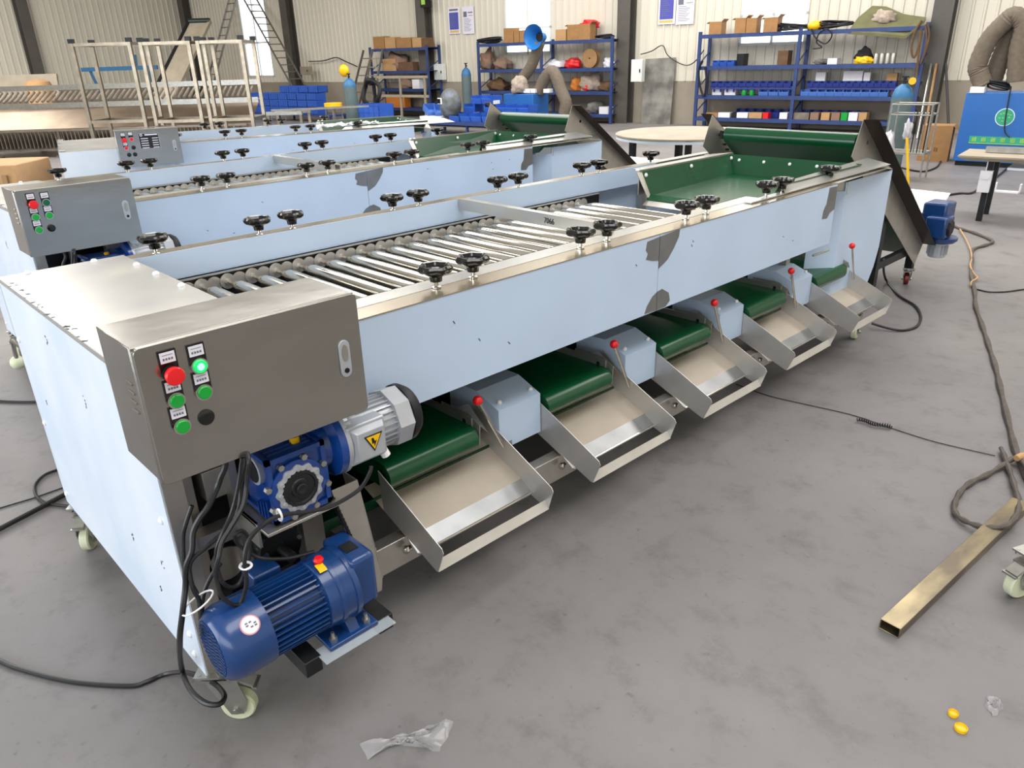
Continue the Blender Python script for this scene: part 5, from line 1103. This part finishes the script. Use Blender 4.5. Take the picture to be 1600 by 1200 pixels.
# ---- fume extractor with blue horn in front of the drum rack
te = 2.6; s, z = S(822, 160, te); r = wthing('fume_extractor', 'blue fume extractor with a brown flexible arm and bright blue horn', 'extractor', S(822, 160, te)[0], te, 0)
q = MB(); q.box(-0.42, 0.42, -0.3, 0.3, 0.1, S(822, 146, te)[1]); q.build('cabinet', M['bluecab'], r, bevel=0.01)
hs, hz = S(845, 58, te); hx = hs - s
q = MB(); q.lathe([(0.26, -0.28), (0.262, -0.27), (0.10, -0.05), (0.09, 0.10), (0.08, 0.10), (0.09, -0.05), (0.25, -0.275)], (hx, 0, hz), 'y', 36, closed=True); q.build('suction_horn', M['bluehorn'], r)
q = MB(); q.cyl((hx, -0.06, hz), (hx, -0.02, hz), 0.085, 20); q.build('horn_throat', M['blackmatt'], r)
def duct(name, pts, R, parent, m='duct', k=8):
    P_ = smooth(pts, k); q = MB(); q.tube(P_, R, 14, rad=lambda i: R * (1.0 + 0.06 * (i % 2))); return q.build(name, M[m], parent)
def lp(px, py, t, dy=0.0): a, b_ = S(px, py, t); return (a - s, dy, b_)
duct('flexible_arm', [lp(843, 66, te), lp(837, 85, te), lp(829, 105, te), lp(817, 122, te), lp(810, 138, te), lp(812, 150, te)], 0.12, r)
duct('flexible_duct', [lp(842, 145, te), lp(850, 125, te), lp(862, 112, te), lp(870, 122, te), lp(876, 140, te), lp(884, 160, te), lp(882, 178, te)], 0.13, r)
lump('plastic_bag', 'stone', 'clear plastic bag hanging left of the blue horn arm', 'bag', 796, 816, 118, 145, t=2.9, seed=40, d=0.2)
for x0, x1, lb in ((814, 828, 'first'), (829, 836, 'second'), (849, 858, 'third')): pxbox('parts_box', 'white', 'small white box, %s from the left on the fume extractor' % lb, 'box', x0, x1, 139, 145, te + 0.2, d=0.15)
# ---- bent-plate table
c0_ = onz(1070, 208, 0.76); e0_ = onz(968, 206, 0.76); R_ = (e0_ - c0_).length
r = thing('round_table', 'large round tan worktable between the two feed conveyors', 'table', (c0_.x, c0_.y, 0), 0)
q = MB(); q.lathe([(R_ - 0.02, 0.745), (R_, 0.75), (R_, 0.765), (R_ - 0.01, 0.77), (0.001, 0.772)], (0, 0, 0), 'z', 72); q.build('table_top', M['tan'], r)
q = MB(); q.lathe([(R_ - 0.03, 0.715), (R_ - 0.008, 0.715), (R_ - 0.008, 0.742), (R_ - 0.03, 0.742)], (0, 0, 0), 'z', 72, closed=True); q.build('table_rim', M['filmwhite'], r)
for i in range(4): a = i * PI / 2 + 0.5; q = MB(); q.box(-0.03 + R_ * .75 * math.cos(a), 0.03 + R_ * .75 * math.cos(a), -0.03 + R_ * .75 * math.sin(a), 0.03 + R_ * .75 * math.sin(a), 0, 0.72); q.build('leg', M['darkiron'], r)
q = MB(); q.bar((-R_ * .7, 0, 0.25), (R_ * .7, 0, 0.25), 0.05); q.build('stretcher', M['darkiron'], r)

# ---- right background: dust collector, carton, cart, bench
s, t = G(1487, 258); r = wthing('dust_collector', 'tall blue dust collector cabinet with two thick brown ducts, right edge', 'dust collector', s, t, 0)
zt = 0.97; q = MB(); q.box(0, 1.02, 0, 0.7, 0.06, zt); q.build('cabinet', M['bluecab'], r, bevel=0.01)
q = MB(); q.box(0.03, 0.99, 0.03, 0.66, 0, 0.06); q.build('plinth', M['blackmatt'], r)
for x in (0.04, 0.78): q = MB(); q.box(x, x + 0.17, -0.01, 0.25, zt - 0.005, zt + 0.07); q.build('duct_collar', M['white'], r)
q = MB(); q.cyl((0.52, -0.004, 0.66), (0.52, 0.0, 0.66), 0.115, 32); st = q.build('round_sticker', M['filmwhite'], r)
q = MB(); q.cyl((0.52, -0.006, 0.66), (0.52, -0.003, 0.66), 0.105, 32); q.build('sticker_field', M['teal'], st)
q = MB()
for (x, z) in ((0.47, 0.70), (0.50, 0.71), (0.55, 0.70), (0.58, 0.69), (0.46, 0.65), (0.50, 0.65), (0.57, 0.66), (0.50, 0.61), (0.54, 0.61)): q.cbox((x, -0.0065, z), (0.022, 0.001, 0.010))
q.build('sticker_mark', M['limetext'], st)
q = MB(); q.box(0.15, 0.95, -0.004, 0.0, 0.315, 0.405); sg = q.build('sign_strip', M['teal'], r)
q = MB()
for k_ in range(6):
    x = 0.21 + k_ * 0.115
    for (dx, dz, w_, h_) in ((0, 0.022, 0.055, 0.008), (0, 0.0, 0.055, 0.008), (0, -0.022, 0.055, 0.008), (-0.02, 0, 0.009, 0.05), (0.02, 0, 0.009, 0.05), (0, 0, 0.009, 0.05)): q.cbox((x + dx, -0.0055, 0.362 + dz), (w_, 0.001, h_))
q.box(0.15, 0.95, -0.0055, -0.0045, 0.308, 0.316); q.build('sign_lettering', M['limetext'], sg)
def rel(px, py, dt): a, b_ = S(px, py, t - dt); return (a - s, dt, b_)
duct('duct', [rel(1537, 134, .2), rel(1530, 115, .2), rel(1528, 100, .2), rel(1545, 62, .2), rel(1570, 35, .2), rel(1585, 25, .2), rel(1600, 40, .2), rel(1592, 80, .2), rel(1588, 128, .2)], 0.115, r)
duct('duct', [rel(1550, 130, .4), rel(1560, 100, .4), rel(1572, 70, .4), rel(1585, 45, .4), rel(1604, 30, .4)], 0.115, r)
q = MB(); q.tube(smooth([rel(1580, 135, -.05), rel(1572, 180, -.05), rel(1570, 205, -.05), rel(1578, 215, -.05)], 6), 0.009, 6); q.build('power_lead', M['rubber'], r)
coil('cable_coil', 'blackmatt', 'black cable coil on top of the blue dust collector', 'cable', 1560, 133, t - .2, 0.14, 0.014, 4, 6, 0.9, z=zt + 0.0)
s, t = G(1432, 251); r = wthing('cardboard_carton', 'large brown cardboard carton standing on the floor beside the dust collector', 'carton', s, t, 0, rz=0.1)
q = MB(); q.box(0, 0.40, 0, 0.40, 0, 0.50); q.build('carton_body', M['carton'], r)
q = MB(); q.sheet([(0.40, 0, 0.50), (0.40, 0.4, 0.50), (0.50, 0.4, 0.42), (0.50, 0, 0.42)], 0.004); q.build('carton_flap', M['carton'], r)
q = MB()
for x in (0.10, 0.22):
    for dz in (-0.02, 0, 0.02): q.cbox((x, -0.001, 0.17 + dz), (0.06, 0.002, 0.006))
    q.cbox((x - 0.01, -0.001, 0.17), (0.007, 0.002, 0.06)); q.cbox((x + 0.02, -0.001, 0.165), (0.007, 0.002, 0.05))
q.build('printed_mark', M['brown'], r)
# leaning rods by the column
for k_, (xa, xb, m, lb) in enumerate([(1447, 1463, 'wood', 'pale wooden pole leaning beside the right column'), (1437, 1455, 'zinc', 'steel tube leaning between the rack and the right column'), (1488, 1478, 'darkiron', 'dark bar leaning behind the brown carton')]):
    a = wpt(xa, 195, 1.3); b_ = wpt(xb, 100, .35); q = MB(); q.cyl((a[0], a[1], 0.0 if a[2] < .1 else a[2] * 0), b_, 0.022, 8); o = q.build('leaning_pole', M[m], None); o.location = C0; o.rotation_euler = (0, 0, WZ); tag(o, lb, 'pole')
# wire cart with bags
s, t = G(1398, 283); r = wthing('wire_cart', 'wire-framed tool cart hung with white bags behind the nearest feed conveyor', 'cart', s - 0.18, t, 0)
q = MB()
for x in (0, 0.46):
    for y in (0, 0.35): q.cyl((x, y, 0.02), (x, y, 0.92), 0.011, 8)
for z in (0.92, 0.80, 0.35):
    for y in (0, 0.35): q.cyl((0, y, z), (0.46, y, z), 0.009, 6)
    for x in (0, 0.46): q.cyl((x, 0, z), (x, 0.35, z), 0.009, 6)
q.build('cart_frame', M['zinc'], r)
q = MB(); q.box(0, 0.46, 0, 0.35, 0.33, 0.34); q.build('cart_shelf', M['zinc'], r)
for k_ in range(7): q = MB(); q.cyl((0.25 + 0.035 * k_, 0.05 + 0.03 * (k_ % 2), 0.34), (0.27 + 0.035 * k_, 0.0, 0.84), 0.007, 6); q.build('welding_rod', M['darkiron' if k_ % 2 else 'zinc'], r)
o = lump('plastic_bag', 'bag', 'white plastic bag hanging on the left of the wire cart', 'bag', 1376, 1396, 206, 258, t=t + 0.06, seed=50, d=0.07, sharp=0.3)
o = lump('plastic_bag', 'bag', 'white plastic bag hanging on the right post of the wire cart', 'bag', 1411, 1423, 188, 218, t=t + 0.06, seed=51, d=0.05, sharp=0.3)
a = onz(1419, 290, 0); q = MB(); q.cyl((0, 0, 0), (0.02, 0.12, 0.56), 0.016, 10); o = q.build('yellow_pole', M['yellow'], None); o.location = a; tag(o, 'yellow pole standing right of the wire cart', 'pole')
# bench at the right edge
p = onz(1560, 240, 0.62); r = thing('work_table', 'tan metal worktable at the right edge before the dust collector', 'table', (p.x, p.y, 0), WZ, None, None)
q = MB(); q.box(-0.30, 1.1, -0.25, 0.35, 0.60, 0.615); q.sheet([(-0.30, -0.25, 0.60), (1.1, -0.25, 0.60), (1.1, -0.22, 0.57), (-0.22, -0.22, 0.57)], 0.004); q.build('table_top', M['tan'], r)
for x in (-0.05, 0.9):
    for y in (-0.15, 0.25): q = MB(); q.box(x, x + 0.05, y, y + 0.05, 0.0, 0.60); q.build('leg', M['darkiron'], r)
q = MB(); q.box(0.12, 1.0, -0.2, 0.3, 0.50, 0.52); q.build('drawer_shelf', M['filmwhite'], r)
q = MB(); q.bar((-0.12, 0.1, 0.645), (0.35, 0.1, 0.645), 0.07, 0.05); o = q.build('steel_channel', M['zinc'], None); o.location = (p.x, p.y, 0); o.rotation_euler = (0, 0, WZ); tag(o, 'bright steel channel lying on the right worktable', 'metal bar')
q = MB(); q.box(-0.09, 0.01, -0.19, -0.13, 0.28, 0.48); q.cyl((-0.04, -0.20, 0.44), (-0.04, -0.13, 0.44), 0.04, 12); q.box(-0.055, -0.045, -0.165, -0.155, 0.47, 0.61); q.build('power_socket', M['white'], r)
p3 = onz(1577, 284, 0.12); q = MB(); q.box(-0.13, 0.13, -0.05, 0.05, 0, 0.015); q.box(-0.13, -0.115, -0.05, 0.05, 0, 0.10); q.box(0.115, 0.13, -0.05, 0.05, 0, 0.10); o = q.build('steel_bracket', M['white'], None); o.location = (p3.x, p3.y, 0.0); o.rotation_euler = (0, 0, WZ); tag(o, 'white U-shaped bracket under the right worktable', 'bracket')

# ---- old stainless roller machine and tall carts at the left
p0 = onz(-90, 252); p1 = onz(392, 236); d_ = (p1 - p0); Lm = Vector((d_.x, d_.y, 0)).length; az = math.atan2(d_.y, d_.x)
r = thing('roller_line', 'long dusty stainless roller line at the far left, behind the tall carts', 'machine', (p0.x, p0.y, 0), az)
def zat(py, ddepth):      # height seen at row py on this line pushed back by ddepth
    c = (p0 + p1) / 2 + Vector((-math.sin(az), math.cos(az), 0)) * ddepth; h = Vector((c.x, c.y, 0)); px = 150
    rr = ray(px, py); k = (Vector((-math.sin(az), math.cos(az), 0)).dot(h - CAM)) / (Vector((-math.sin(az), math.cos(az), 0)).dot(rr)); return (CAM + rr * k).z
zA, zB = zat(201, 0.1), zat(229, 0.0); zC = zat(167, 1.2); zD = zat(131, 1.6)
q = MB(); nf = int(Lm / 0.075)
for i in range(nf): x = i * 0.075; q.box(x, x + 0.012, 0.0, 0.35, zB, zA - 0.02); 
q.box(0, Lm, 0.36, 0.37, zB - .05, zA); q.build('slat_row', M['dusty'], r)
q = MB(); q.box(0, Lm, -0.02, 0.02, zA - 0.02, zA + 0.015); q.build('front_rail', M['dusty'], r)
q = MB(); q.sheet([(0, 0.38, zA), (Lm, 0.38, zA), (Lm, 1.15, zC), (0, 1.15, zC)], 0.004); q.build('sloping_panel', mat('brownish_reflective_steel', '7d6e5b', 0.30, 0.85, var=0.35, vscale=2.5, col2='6d5e4e'), r)
q = MB(); q.box(0, Lm, 1.14, 1.18, zC - 0.03, zC + 0.10); q.box(0, Lm, 1.60, 1.64, zD - 0.10, zD); q.box(0, Lm, 1.18, 1.60, zC + 0.05, zC + 0.06); q.build('upper_frame', M['zinc'], r)
q = MB(); 
for i in range(int(Lm / 0.11)): x = 0.02 + i * 0.11; q.cyl((x, 1.2, zC + 0.13), (x, 1.62, zD - 0.13), 0.026, 8)
q.build('roller_row', M['dusty'], r)['kind'] = 'stuff'
for x in (0.9, Lm * 0.38, Lm * 0.62, Lm - 0.3):
    q = MB(); q.box(x, x + 0.10, 0.05, 0.12, 0.0, zA - 0.02); q.box(x - 0.08, x + 0.18, 0.0, 0.2, 0, 0.03); q.build('leg', M['dusty'], r)
for x in (1.2, Lm * 0.5, Lm * 0.8):
    q = MB(); q.box(x, x + 0.10, 1.3, 1.37, 0.0, zC); q.build('leg', M['dusty'], r)
q = MB(); q.box(0, Lm, 0.06, 0.10, 0.12, 0.16); q.build('stretcher', M['dusty'], r)
# tall carts
def cart(label, x0, x1, yt, yb, depthd=0.6):
    a = onz(x0, yb, 0); b_ = onz(x1, yb - (x1 - x0) * 0.028, 0); v = b_ - a; L_ = Vector((v.x, v.y, 0)).length; zz = None
    rr = ray(x0 - 15, yt); dd = Vector((-math.sin(az), math.cos(az), 0)); k = dd.dot(a - CAM) / dd.dot(rr); H_ = (CAM + rr * k).z
    r = thing('tall_cart', label, 'cart', (a.x, a.y, 0), math.atan2(v.y, v.x), 'tall stainless carts')
    for x in (0, L_):
        for y in (0, depthd):
            q = MB(); q.box(x - 0.025, x + 0.025, y - 0.025, y + 0.025, 0.08, H_); q.build('post', M['cartsteel'], r)
            q = MB(); q.box(x - 0.04, x + 0.04, y - 0.03, y + 0.03, H_ - 0.01, H_ + 0.05); q.build('post_clamp', M['darkiron'], r)
            q = MB(); q.cyl((x, y - 0.02, 0.045), (x, y + 0.02, 0.045), 0.045, 12); q.build('wheel', M['darkiron'], r)
    for z in (H_ - 0.03, H_ * 0.42, 0.25):
        q = MB()
        for y in (0, depthd): q.box(0, L_, y - 0.018, y + 0.018, z - 0.022, z + 0.022)
        for x in (0, L_): q.box(x - 0.018, x + 0.018, 0, depthd, z - 0.022, z + 0.022)
        q.build('cross_rail', M['cartsteel'], r)
    return r
cart('tall stainless tube cart, leftmost of three', 161, 245, 66, 275)
cart('tall stainless tube cart, middle of three', 262, 332, 64, 275)
cart('tall stainless tube cart, rightmost of three', 345, 408, 62, 272)
# leaning conveyor frame, blue beam and items along the left wall
p = onz(250, 200); q = MB()
a = onz(236, 190, 0) ; dd = (ray(236, 128)).normalized()
def pt(px, py, dist): v = ray(px, py); return CAM + v * (dist / F_PX)
r = thing('leaning_conveyor', 'tan belt frame leaning upright behind the tall carts', 'frame', tuple(pt(255, 128, 21).xy) + (0,), 0, None, tuple(pt(255, 128, 21).xy) + (0.0,))
a1, a2 = pt(228, 170, 21), pt(296, 34, 22.5); sd = Vector((0.72, -0.69, 0)) * 0.62
q = MB(); q.sheet([a1, a1 + sd, a2 + sd, a2], 0.02); q.build('frame_bed', M['tan'], r)
q = MB(); q.bar(a1 + (a1 - a2) * 0.45, a2, 0.09, 0.09); q.build('side_rail', M['blackmatt'], r)
q = MB(); q.bar(a1 + (a1 - a2) * 0.45 + sd, a2 + sd, 0.09, 0.09); q.build('side_rail', M['tan'], r)
q = MB(); q.cyl(a2 + sd * 0.0, a2 + sd, 0.09, 14); q.build('end_roller', M['darkgreen'], r)
a, b_ = pt(128, 109, 24), pt(246, 105, 24); q = MB(); q.bar(a, b_, 0.12, 0.12); q.bar(pt(214, 108, 24), pt(211, 86, 24), 0.06); q.bar((a + (b_ - a) * .1), Vector((a.x + .5, a.y - .4, 0)), 0.07); q.bar((a + (b_ - a) * .9), Vector((b_.x - .3, b_.y + .2, 0)), 0.07)
o = q.build('blue_beam', M['gasblue'], None); tag(o, 'horizontal blue steel beam on legs along the left wall', 'beam')
q = MB(); q.box(-0.05, 1.6, -0.3, 0.3, 0.0, 0.08); o = q.build('tan_board', M['tan'], None); o.location = pt(5, 134, 22) - Vector((0, 0, 0.0)); o.rotation_euler = (1.35, 0, az); o.location.z = 1.15; tag(o, 'tan board standing at the upper left edge', 'board')
lump_p = pt(60, 134, 21); q = MB(); q.lathe([(0.33, 0), (0.35, 1.15), (0.30, 1.27), (0.12, 1.33), (0.001, 1.34)], (0, 0, 0), 'z', 20); o = q.build('steel_drum', M['cartonlight'], None); o.location = (lump_p.x, lump_p.y, 0.0); tag(o, 'round tan drum on the roller line at the upper left', 'drum')
# cream box at the left edge
p = onz(2, 268, 0.80); r = thing('cream_cabinet', 'cream sheet-metal cabinet cut by the left edge, behind the steel control box', 'cabinet', (p.x, p.y, 0), az)
q = MB(); q.box(-0.55, 0.17, -0.1, 0.5, 0, 0.86); q.build('cabinet_body', M['cartonlight'], r, bevel=0.01)
q = MB(); q.box(0.06, 0.10, -0.125, -0.10, 0.60, 0.78); q.build('door_handle', M['wood'], r)

# ================================================================== things lying on the near floor
p0 = onz(1388, 990, 0.0); p1 = onz(1592, 795, 0.0); d = (p1 - p0).normalized(); n = Vector((-d.y, d.x, 0))
az2 = math.atan2(d.y, d.x); Lp = (p1 - p0).length
q = MB(); w_, h_, t_ = 0.060, 0.036, 0.003
for a, b_, c, e in ((0, w_, 0, t_), (0, w_, h_ - t_, h_), (0, t_, t_, h_ - t_), (w_ - t_, w_, t_, h_ - t_)): q.box(0, Lp, a - w_ / 2, b_ - w_ / 2, c, e)
M['tubemetal'] = mat('tarnished_rectangular_tube', 'a89a78', 0.32, 0.85, var=0.5, vscale=4, col2='6f6558', stretch=(1, 3, 3), rvar=0.1)
o = q.build('rectangular_tube', M['tubemetal'], None, flat=True, bevel=0.001); o.location = p0 + Vector((0, 0, 0.001)); o.rotation_euler = (0, 0, az2); tag(o, 'hollow rectangular steel tube lying on the floor at lower right', 'metal tube')
# grey twisted hose with its loop over the tube
P = [(1480, 348), (1500, 357), (1520, 363), (1545, 373), (1551, 378), (1540, 383), (1520, 390), (1519, 405), (1518, 430), (1523, 455), (1525, 480), (1536, 512), (1545, 540), (1556, 575), (1564, 610), (1576, 660), (1590, 712), (1612, 760)]
def gp(px, py, z=0.012): return onz(px, py, z)
q = MB(); q.tube(smooth([gp(*a) for a in P], 5), 0.017, 8, rad=lambda i: 0.013 + 0.003 * math.sin(i * 1.3)); o = q.build('welding_cable', mat('dusty_brown_grey_cable', '5b534c', 0.7, var=0.3, vscale=30), None); tag(o, 'thick dusty welding cable running down the right side of the floor', 'cable')
P = [(1612, 740), (1590, 715), (1575, 722), (1545, 740), (1512, 757), (1495, 778), (1492, 800), (1510, 815), (1540, 824), (1570, 822), (1588, 806), (1592, 785), (1584, 755), (1574, 725), (1564, 700)]
hh = [0.05, 0.03, .02, .015, .015, .015, .015, .02, .03, .045, .05, .03, .02, .02, .02]
q = MB(); q.tube(smooth([gp(a[0], a[1], z) for a, z in zip(P, hh)], 5), 0.011, 8, rad=lambda i: 0.010 + 0.0025 * math.sin(i * 1.7)); o = q.build('welding_cable', bpy.data.materials['dusty_brown_grey_cable'], None); tag(o, 'looped dusty cable end lying over the steel tube', 'cable')
g_ = gp(1588, 716, 0.045); q = MB(); dv = (gp(1600, 710, 0.05) - g_).normalized(); q.cyl(g_, g_ + dv * 0.035, 0.013, 14); q.cyl(g_ + dv * 0.035, g_ + dv * 0.10, 0.009, 12); q.mi = 0; o = q.build('cable_connector', M['cartonlight'], None); tag(o, 'cream and metal cable connector at the right edge', 'connector')
q = MB(); q.tube(smooth([gp(*a, 0.006) for a in [(1526, 452), (1545, 456), (1570, 456), (1600, 452), (1620, 450)]], 5), 0.005, 6); o = q.build('thin_cable', M['rubber'], None); tag(o, 'thin cable branching off to the right edge from the thick cable', 'cable')
q = MB(); q.tube(smooth([gp(*a, 0.02) for a in [(1500, 358), (1510, 375), (1517, 392), (1518, 405), (1516, 415), (1522, 428), (1527, 434), (1518, 440), (1517, 446)]], 5), 0.006, 6); o = q.build('thin_hose', M['cartonlight'], None); tag(o, 'thin beige hose twisted along the thick welding cable', 'hose')
# fine wire and its spring-like coil
q = MB(); q.tube(smooth([gp(*a, 0.004) for a in [(1150, 600), (1200, 618), (1260, 632), (1330, 648), (1390, 668), (1460, 690), (1555, 712)]], 5), 0.0022, 5); o = q.build('fine_wire', M['rubber'], None); tag(o, 'fine dark wire lying straight across the floor in the middle right', 'wire')
a, b_ = gp(1338, 657, 0.008), gp(1392, 670, 0.008); pts = []; u_ = (b_ - a); v_ = Vector((-u_.y, u_.x, 0)).normalized()
for i in range(121): t = i / 120; ph = t * 2 * PI * 15; pts.append(a + u_ * t + v_ * (0.011 * math.cos(ph) + 0.008 * math.sin(t * 9)) + Vector((0, 0, 0.008 + 0.008 * math.sin(ph))))
q = MB(); q.tube(pts, 0.0026, 5); o = q.build('spiral_cable', M['rubber'], None); tag(o, 'black curled spiral of cord on the floor in the middle right', 'cord')
# black air hose by the rear caster, cables at the left
q = MB(); q.tube(smooth([gp(1381, 405, 0.30), gp(1381, 425, 0.12), gp(1386, 440, 0.012), gp(1405, 462, 0.01), gp(1430, 478, 0.01), gp(1439, 495, 0.01), gp(1432, 510, 0.01), gp(1410, 516, 0.01), gp(1385, 512, 0.02), gp(1362, 505, 0.04)], 6), 0.008, 8); o = q.build('extension_cable', M['rubber'], None); tag(o, 'black cord looping on the floor between the sorter rear caster and feed conveyor', 'cord')
q = MB(); q.tube(smooth([gp(118, 720, 0.02), gp(95, 732, 0.008), gp(70, 742, 0.008), gp(55, 758, 0.008), gp(57, 775, 0.008), gp(72, 786, 0.008), gp(100, 790, 0.008), gp(125, 792, 0.02)], 6), 0.006, 8); o = q.build('extension_cable', M['rubber'], None); tag(o, 'thin black cord loop coming from under the nearest sorter at left', 'cord')
q = MB(); q.tube(smooth([gp(135, 755, 0.012), gp(95, 776, 0.012), gp(50, 800, 0.012), (gp(0, 826, 0.012)), gp(-30, 842, 0.012)], 5), 0.010, 8); o = q.build('extension_cable', M['rubber'], None); tag(o, 'thick black cord running off the left edge beside the nearest sorter', 'cord')
q = MB(); q.tube([gp(110, 758, 0.004), gp(50, 779, 0.004), gp(-20, 800, 0.004)], 0.003, 5); o = q.build('thin_cable', M['rubber'], None); tag(o, 'very thin black cord running to the left edge above the thick one', 'cord')
q = MB(); q.tube(smooth([gp(1408, 262, .012), gp(1440, 268, .012), gp(1462, 262, .012), gp(1470, 252, .012)], 5), 0.012, 6); o = q.build('floor_cable', M['rubber'], None); tag(o, 'dark cable on the floor in front of the large brown carton', 'cable')
q = MB(); q.tube(smooth([gp(1480, 305, .012), gp(1500, 302, .012), gp(1520, 301, .012), gp(1537, 288, .012), gp(1555, 278, .012), gp(1575, 262, .02)], 5), 0.012, 6); o = q.build('floor_cable', M['rubber'], None); tag(o, 'dark cable on the floor under the right worktable', 'cable')
# yellow caps
for (x, y, r_, lb) in ((1489, 1117, 0.0125, 'smaller yellow plastic cap on the floor, upper one'), (1501, 1140, 0.0155, 'larger yellow plastic cap on the floor, lower one')):
    q = MB(); q.lathe([(r_ * 0.97, 0), (r_, 0.002), (r_ * 0.98, 0.009), (r_ * 0.86, 0.011), (r_ * 0.80, 0.006), (0.0005, 0.005)], (0, 0, 0), 'z', 28); o = q.build('pipe_plug', M['yellow'], None); o.location = gp(x, y, 0.0); tag(o, lb, 'cap', 'yellow caps')
# crumpled clear bag and foil scrap
def crumple(name, label, cat, m, outline, hgt, seed):
    rn = random.Random(seed); pts = [gp(x, y, 0.0) for x, y in outline]; n_ = len(pts); q = MB(); c = sum(pts, Vector()) / n_; rings = 6; vs = []
    for k in range(rings):
        f_ = 1 - k / rings
        for j in range(n_ * 3):
            a_ = pts[j // 3].lerp(pts[(j // 3 + 1) % n_], (j % 3) / 3)
            v = c.lerp(a_, f_); vs.append((v.x + rn.uniform(-1, 1) * 0.004, v.y + rn.uniform(-1, 1) * 0.004, 0.001 + (hgt * rn.uniform(0.2, 1.0) if k else 0.0)))
    vs.append((c.x, c.y, hgt)); m_ = n_ * 3
    fs = [(k * m_ + j, k * m_ + (j + 1) % m_, (k + 1) * m_ + (j + 1) % m_, (k + 1) * m_ + j) for k in range(rings - 1) for j in range(m_)] + [((rings - 1) * m_ + j, (rings - 1) * m_ + (j + 1) % m_, rings * m_) for j in range(m_)]
    q.add(vs, fs); o = q.build(name, m, None, angle=60); return tag(o, label, cat)
M['clear'] = mat('crumpled_clear_film', 'b8b6b8', 0.15, 0.0, 0.8, alpha=0.45)
crumple('plastic_bag', 'crumpled clear plastic bag on the floor at bottom centre', 'bag', M['clear'], [(563, 1162), (600, 1160), (640, 1150), (675, 1138), (708, 1126), (700, 1155), (685, 1175), (660, 1168), (620, 1165), (590, 1172), (573, 1188)], 0.018, 3)
crumple('foil_scrap', 'small crumpled foil scrap near the yellow caps', 'scrap', M['clear'], [(1540, 1090), (1562, 1092), (1566, 1108), (1553, 1120), (1540, 1108)], 0.014, 5)
# caster of an unseen trolley at the right edge
r = thing('trolley', 'cream caster wheel with zinc brake cut by the right edge of the picture', 'trolley', tuple(onz(1600, 925, 0).xy) + (0,), -0.77)
caster(r, 0, 0, 0.155, 1, 0.055, 'nylon', yaw=3.5)
q = MB(); q.box(0.0, 0.9, -0.04, 0.04, 0.157, 0.20); q.build('trolley_frame', M['steelrough'], r)
# pebbles of dirt on the floor

# loose film on the furthest machine, a trestle behind it, a lamp high on a column
p = onz(540, 201, 0.99); q = MB(); rn = random.Random(9); nx, ny = 12, 6; vs = []
for j in range(ny + 1):
    for i in range(nx + 1): vs.append(((i / nx - 0.5) * 0.62 + 0.05 * j / ny, (j / ny - 0.5) * 0.22 + rn.uniform(-.01, .01), 0.012 + 0.035 * abs(math.sin(i * 1.3 + j * 0.8)) + rn.uniform(0, .015)))
q.add(vs, [(j * (nx + 1) + i, j * (nx + 1) + i + 1, (j + 1) * (nx + 1) + i + 1, (j + 1) * (nx + 1) + i) for j in range(ny) for i in range(nx)])
o = q.build('plastic_sheet', mat('thin_white_film', 'd6d6de', 0.25, alpha=0.75), None, angle=70); o.location = p; o.rotation_euler = (0, 0, -0.25); tag(o, 'crumpled white plastic sheet lying across the furthest sorting machine', 'plastic sheet')
a, b_ = onz(428, 240), onz(478, 239); v = b_ - a; az3 = math.atan2(v.y, v.x); L3 = v.length; h3 = 0.72
r = thing('steel_trestle', 'bright steel tube trestle behind the furthest machine, under the blue crates', 'trestle', (a.x, a.y, 0), az3)
for x in (0, L3):
    for y in (0, 0.5): q = MB(); q.bar((x, y, 0), (x, y, h3), 0.05); q.build('leg', M['cartsteel'], r)
q = MB(); q.bar((-0.03, 0, h3), (L3 + 0.03, 0, h3), 0.06); q.build('top_rail', M['zinc'], r)
q = MB(); q.bar((-0.03, 0.5, h3), (L3 + 0.03, 0.5, h3), 0.06); q.build('top_rail', M['zinc'], r)
for i in range(3): q = MB(); q.bar((0.1 + 0.25 * i, -0.1, h3 + 0.05), (1.5 + 0.15 * i, 0.5, h3 + 0.05), 0.03); o = q.build('steel_bar', M['zinc'], None); o.location = (a.x, a.y, 0.012 * 1); o.rotation_euler = (0, 0, az3); tag(o, ('front', 'middle', 'rear')[i] + ' one of three steel bars resting on the tube trestle', 'metal bar', 'bars on the trestle')
s_, z_ = S(660, 4, .45); r = wthing('emergency_lamp', 'small black lamp with a green-yellow face high on the column by the posters', 'lamp', s_, 0.42, z_)
q = MB(); q.box(-0.12, 0.12, 0, 0.2, -0.12, 0.2); q.build('lamp_body', M['blackmatt'], r)
q = MB(); q.box(-0.07, 0.07, -0.01, 0.0, -0.05, 0.16); q.build('lamp_face', M['limetext'], r)
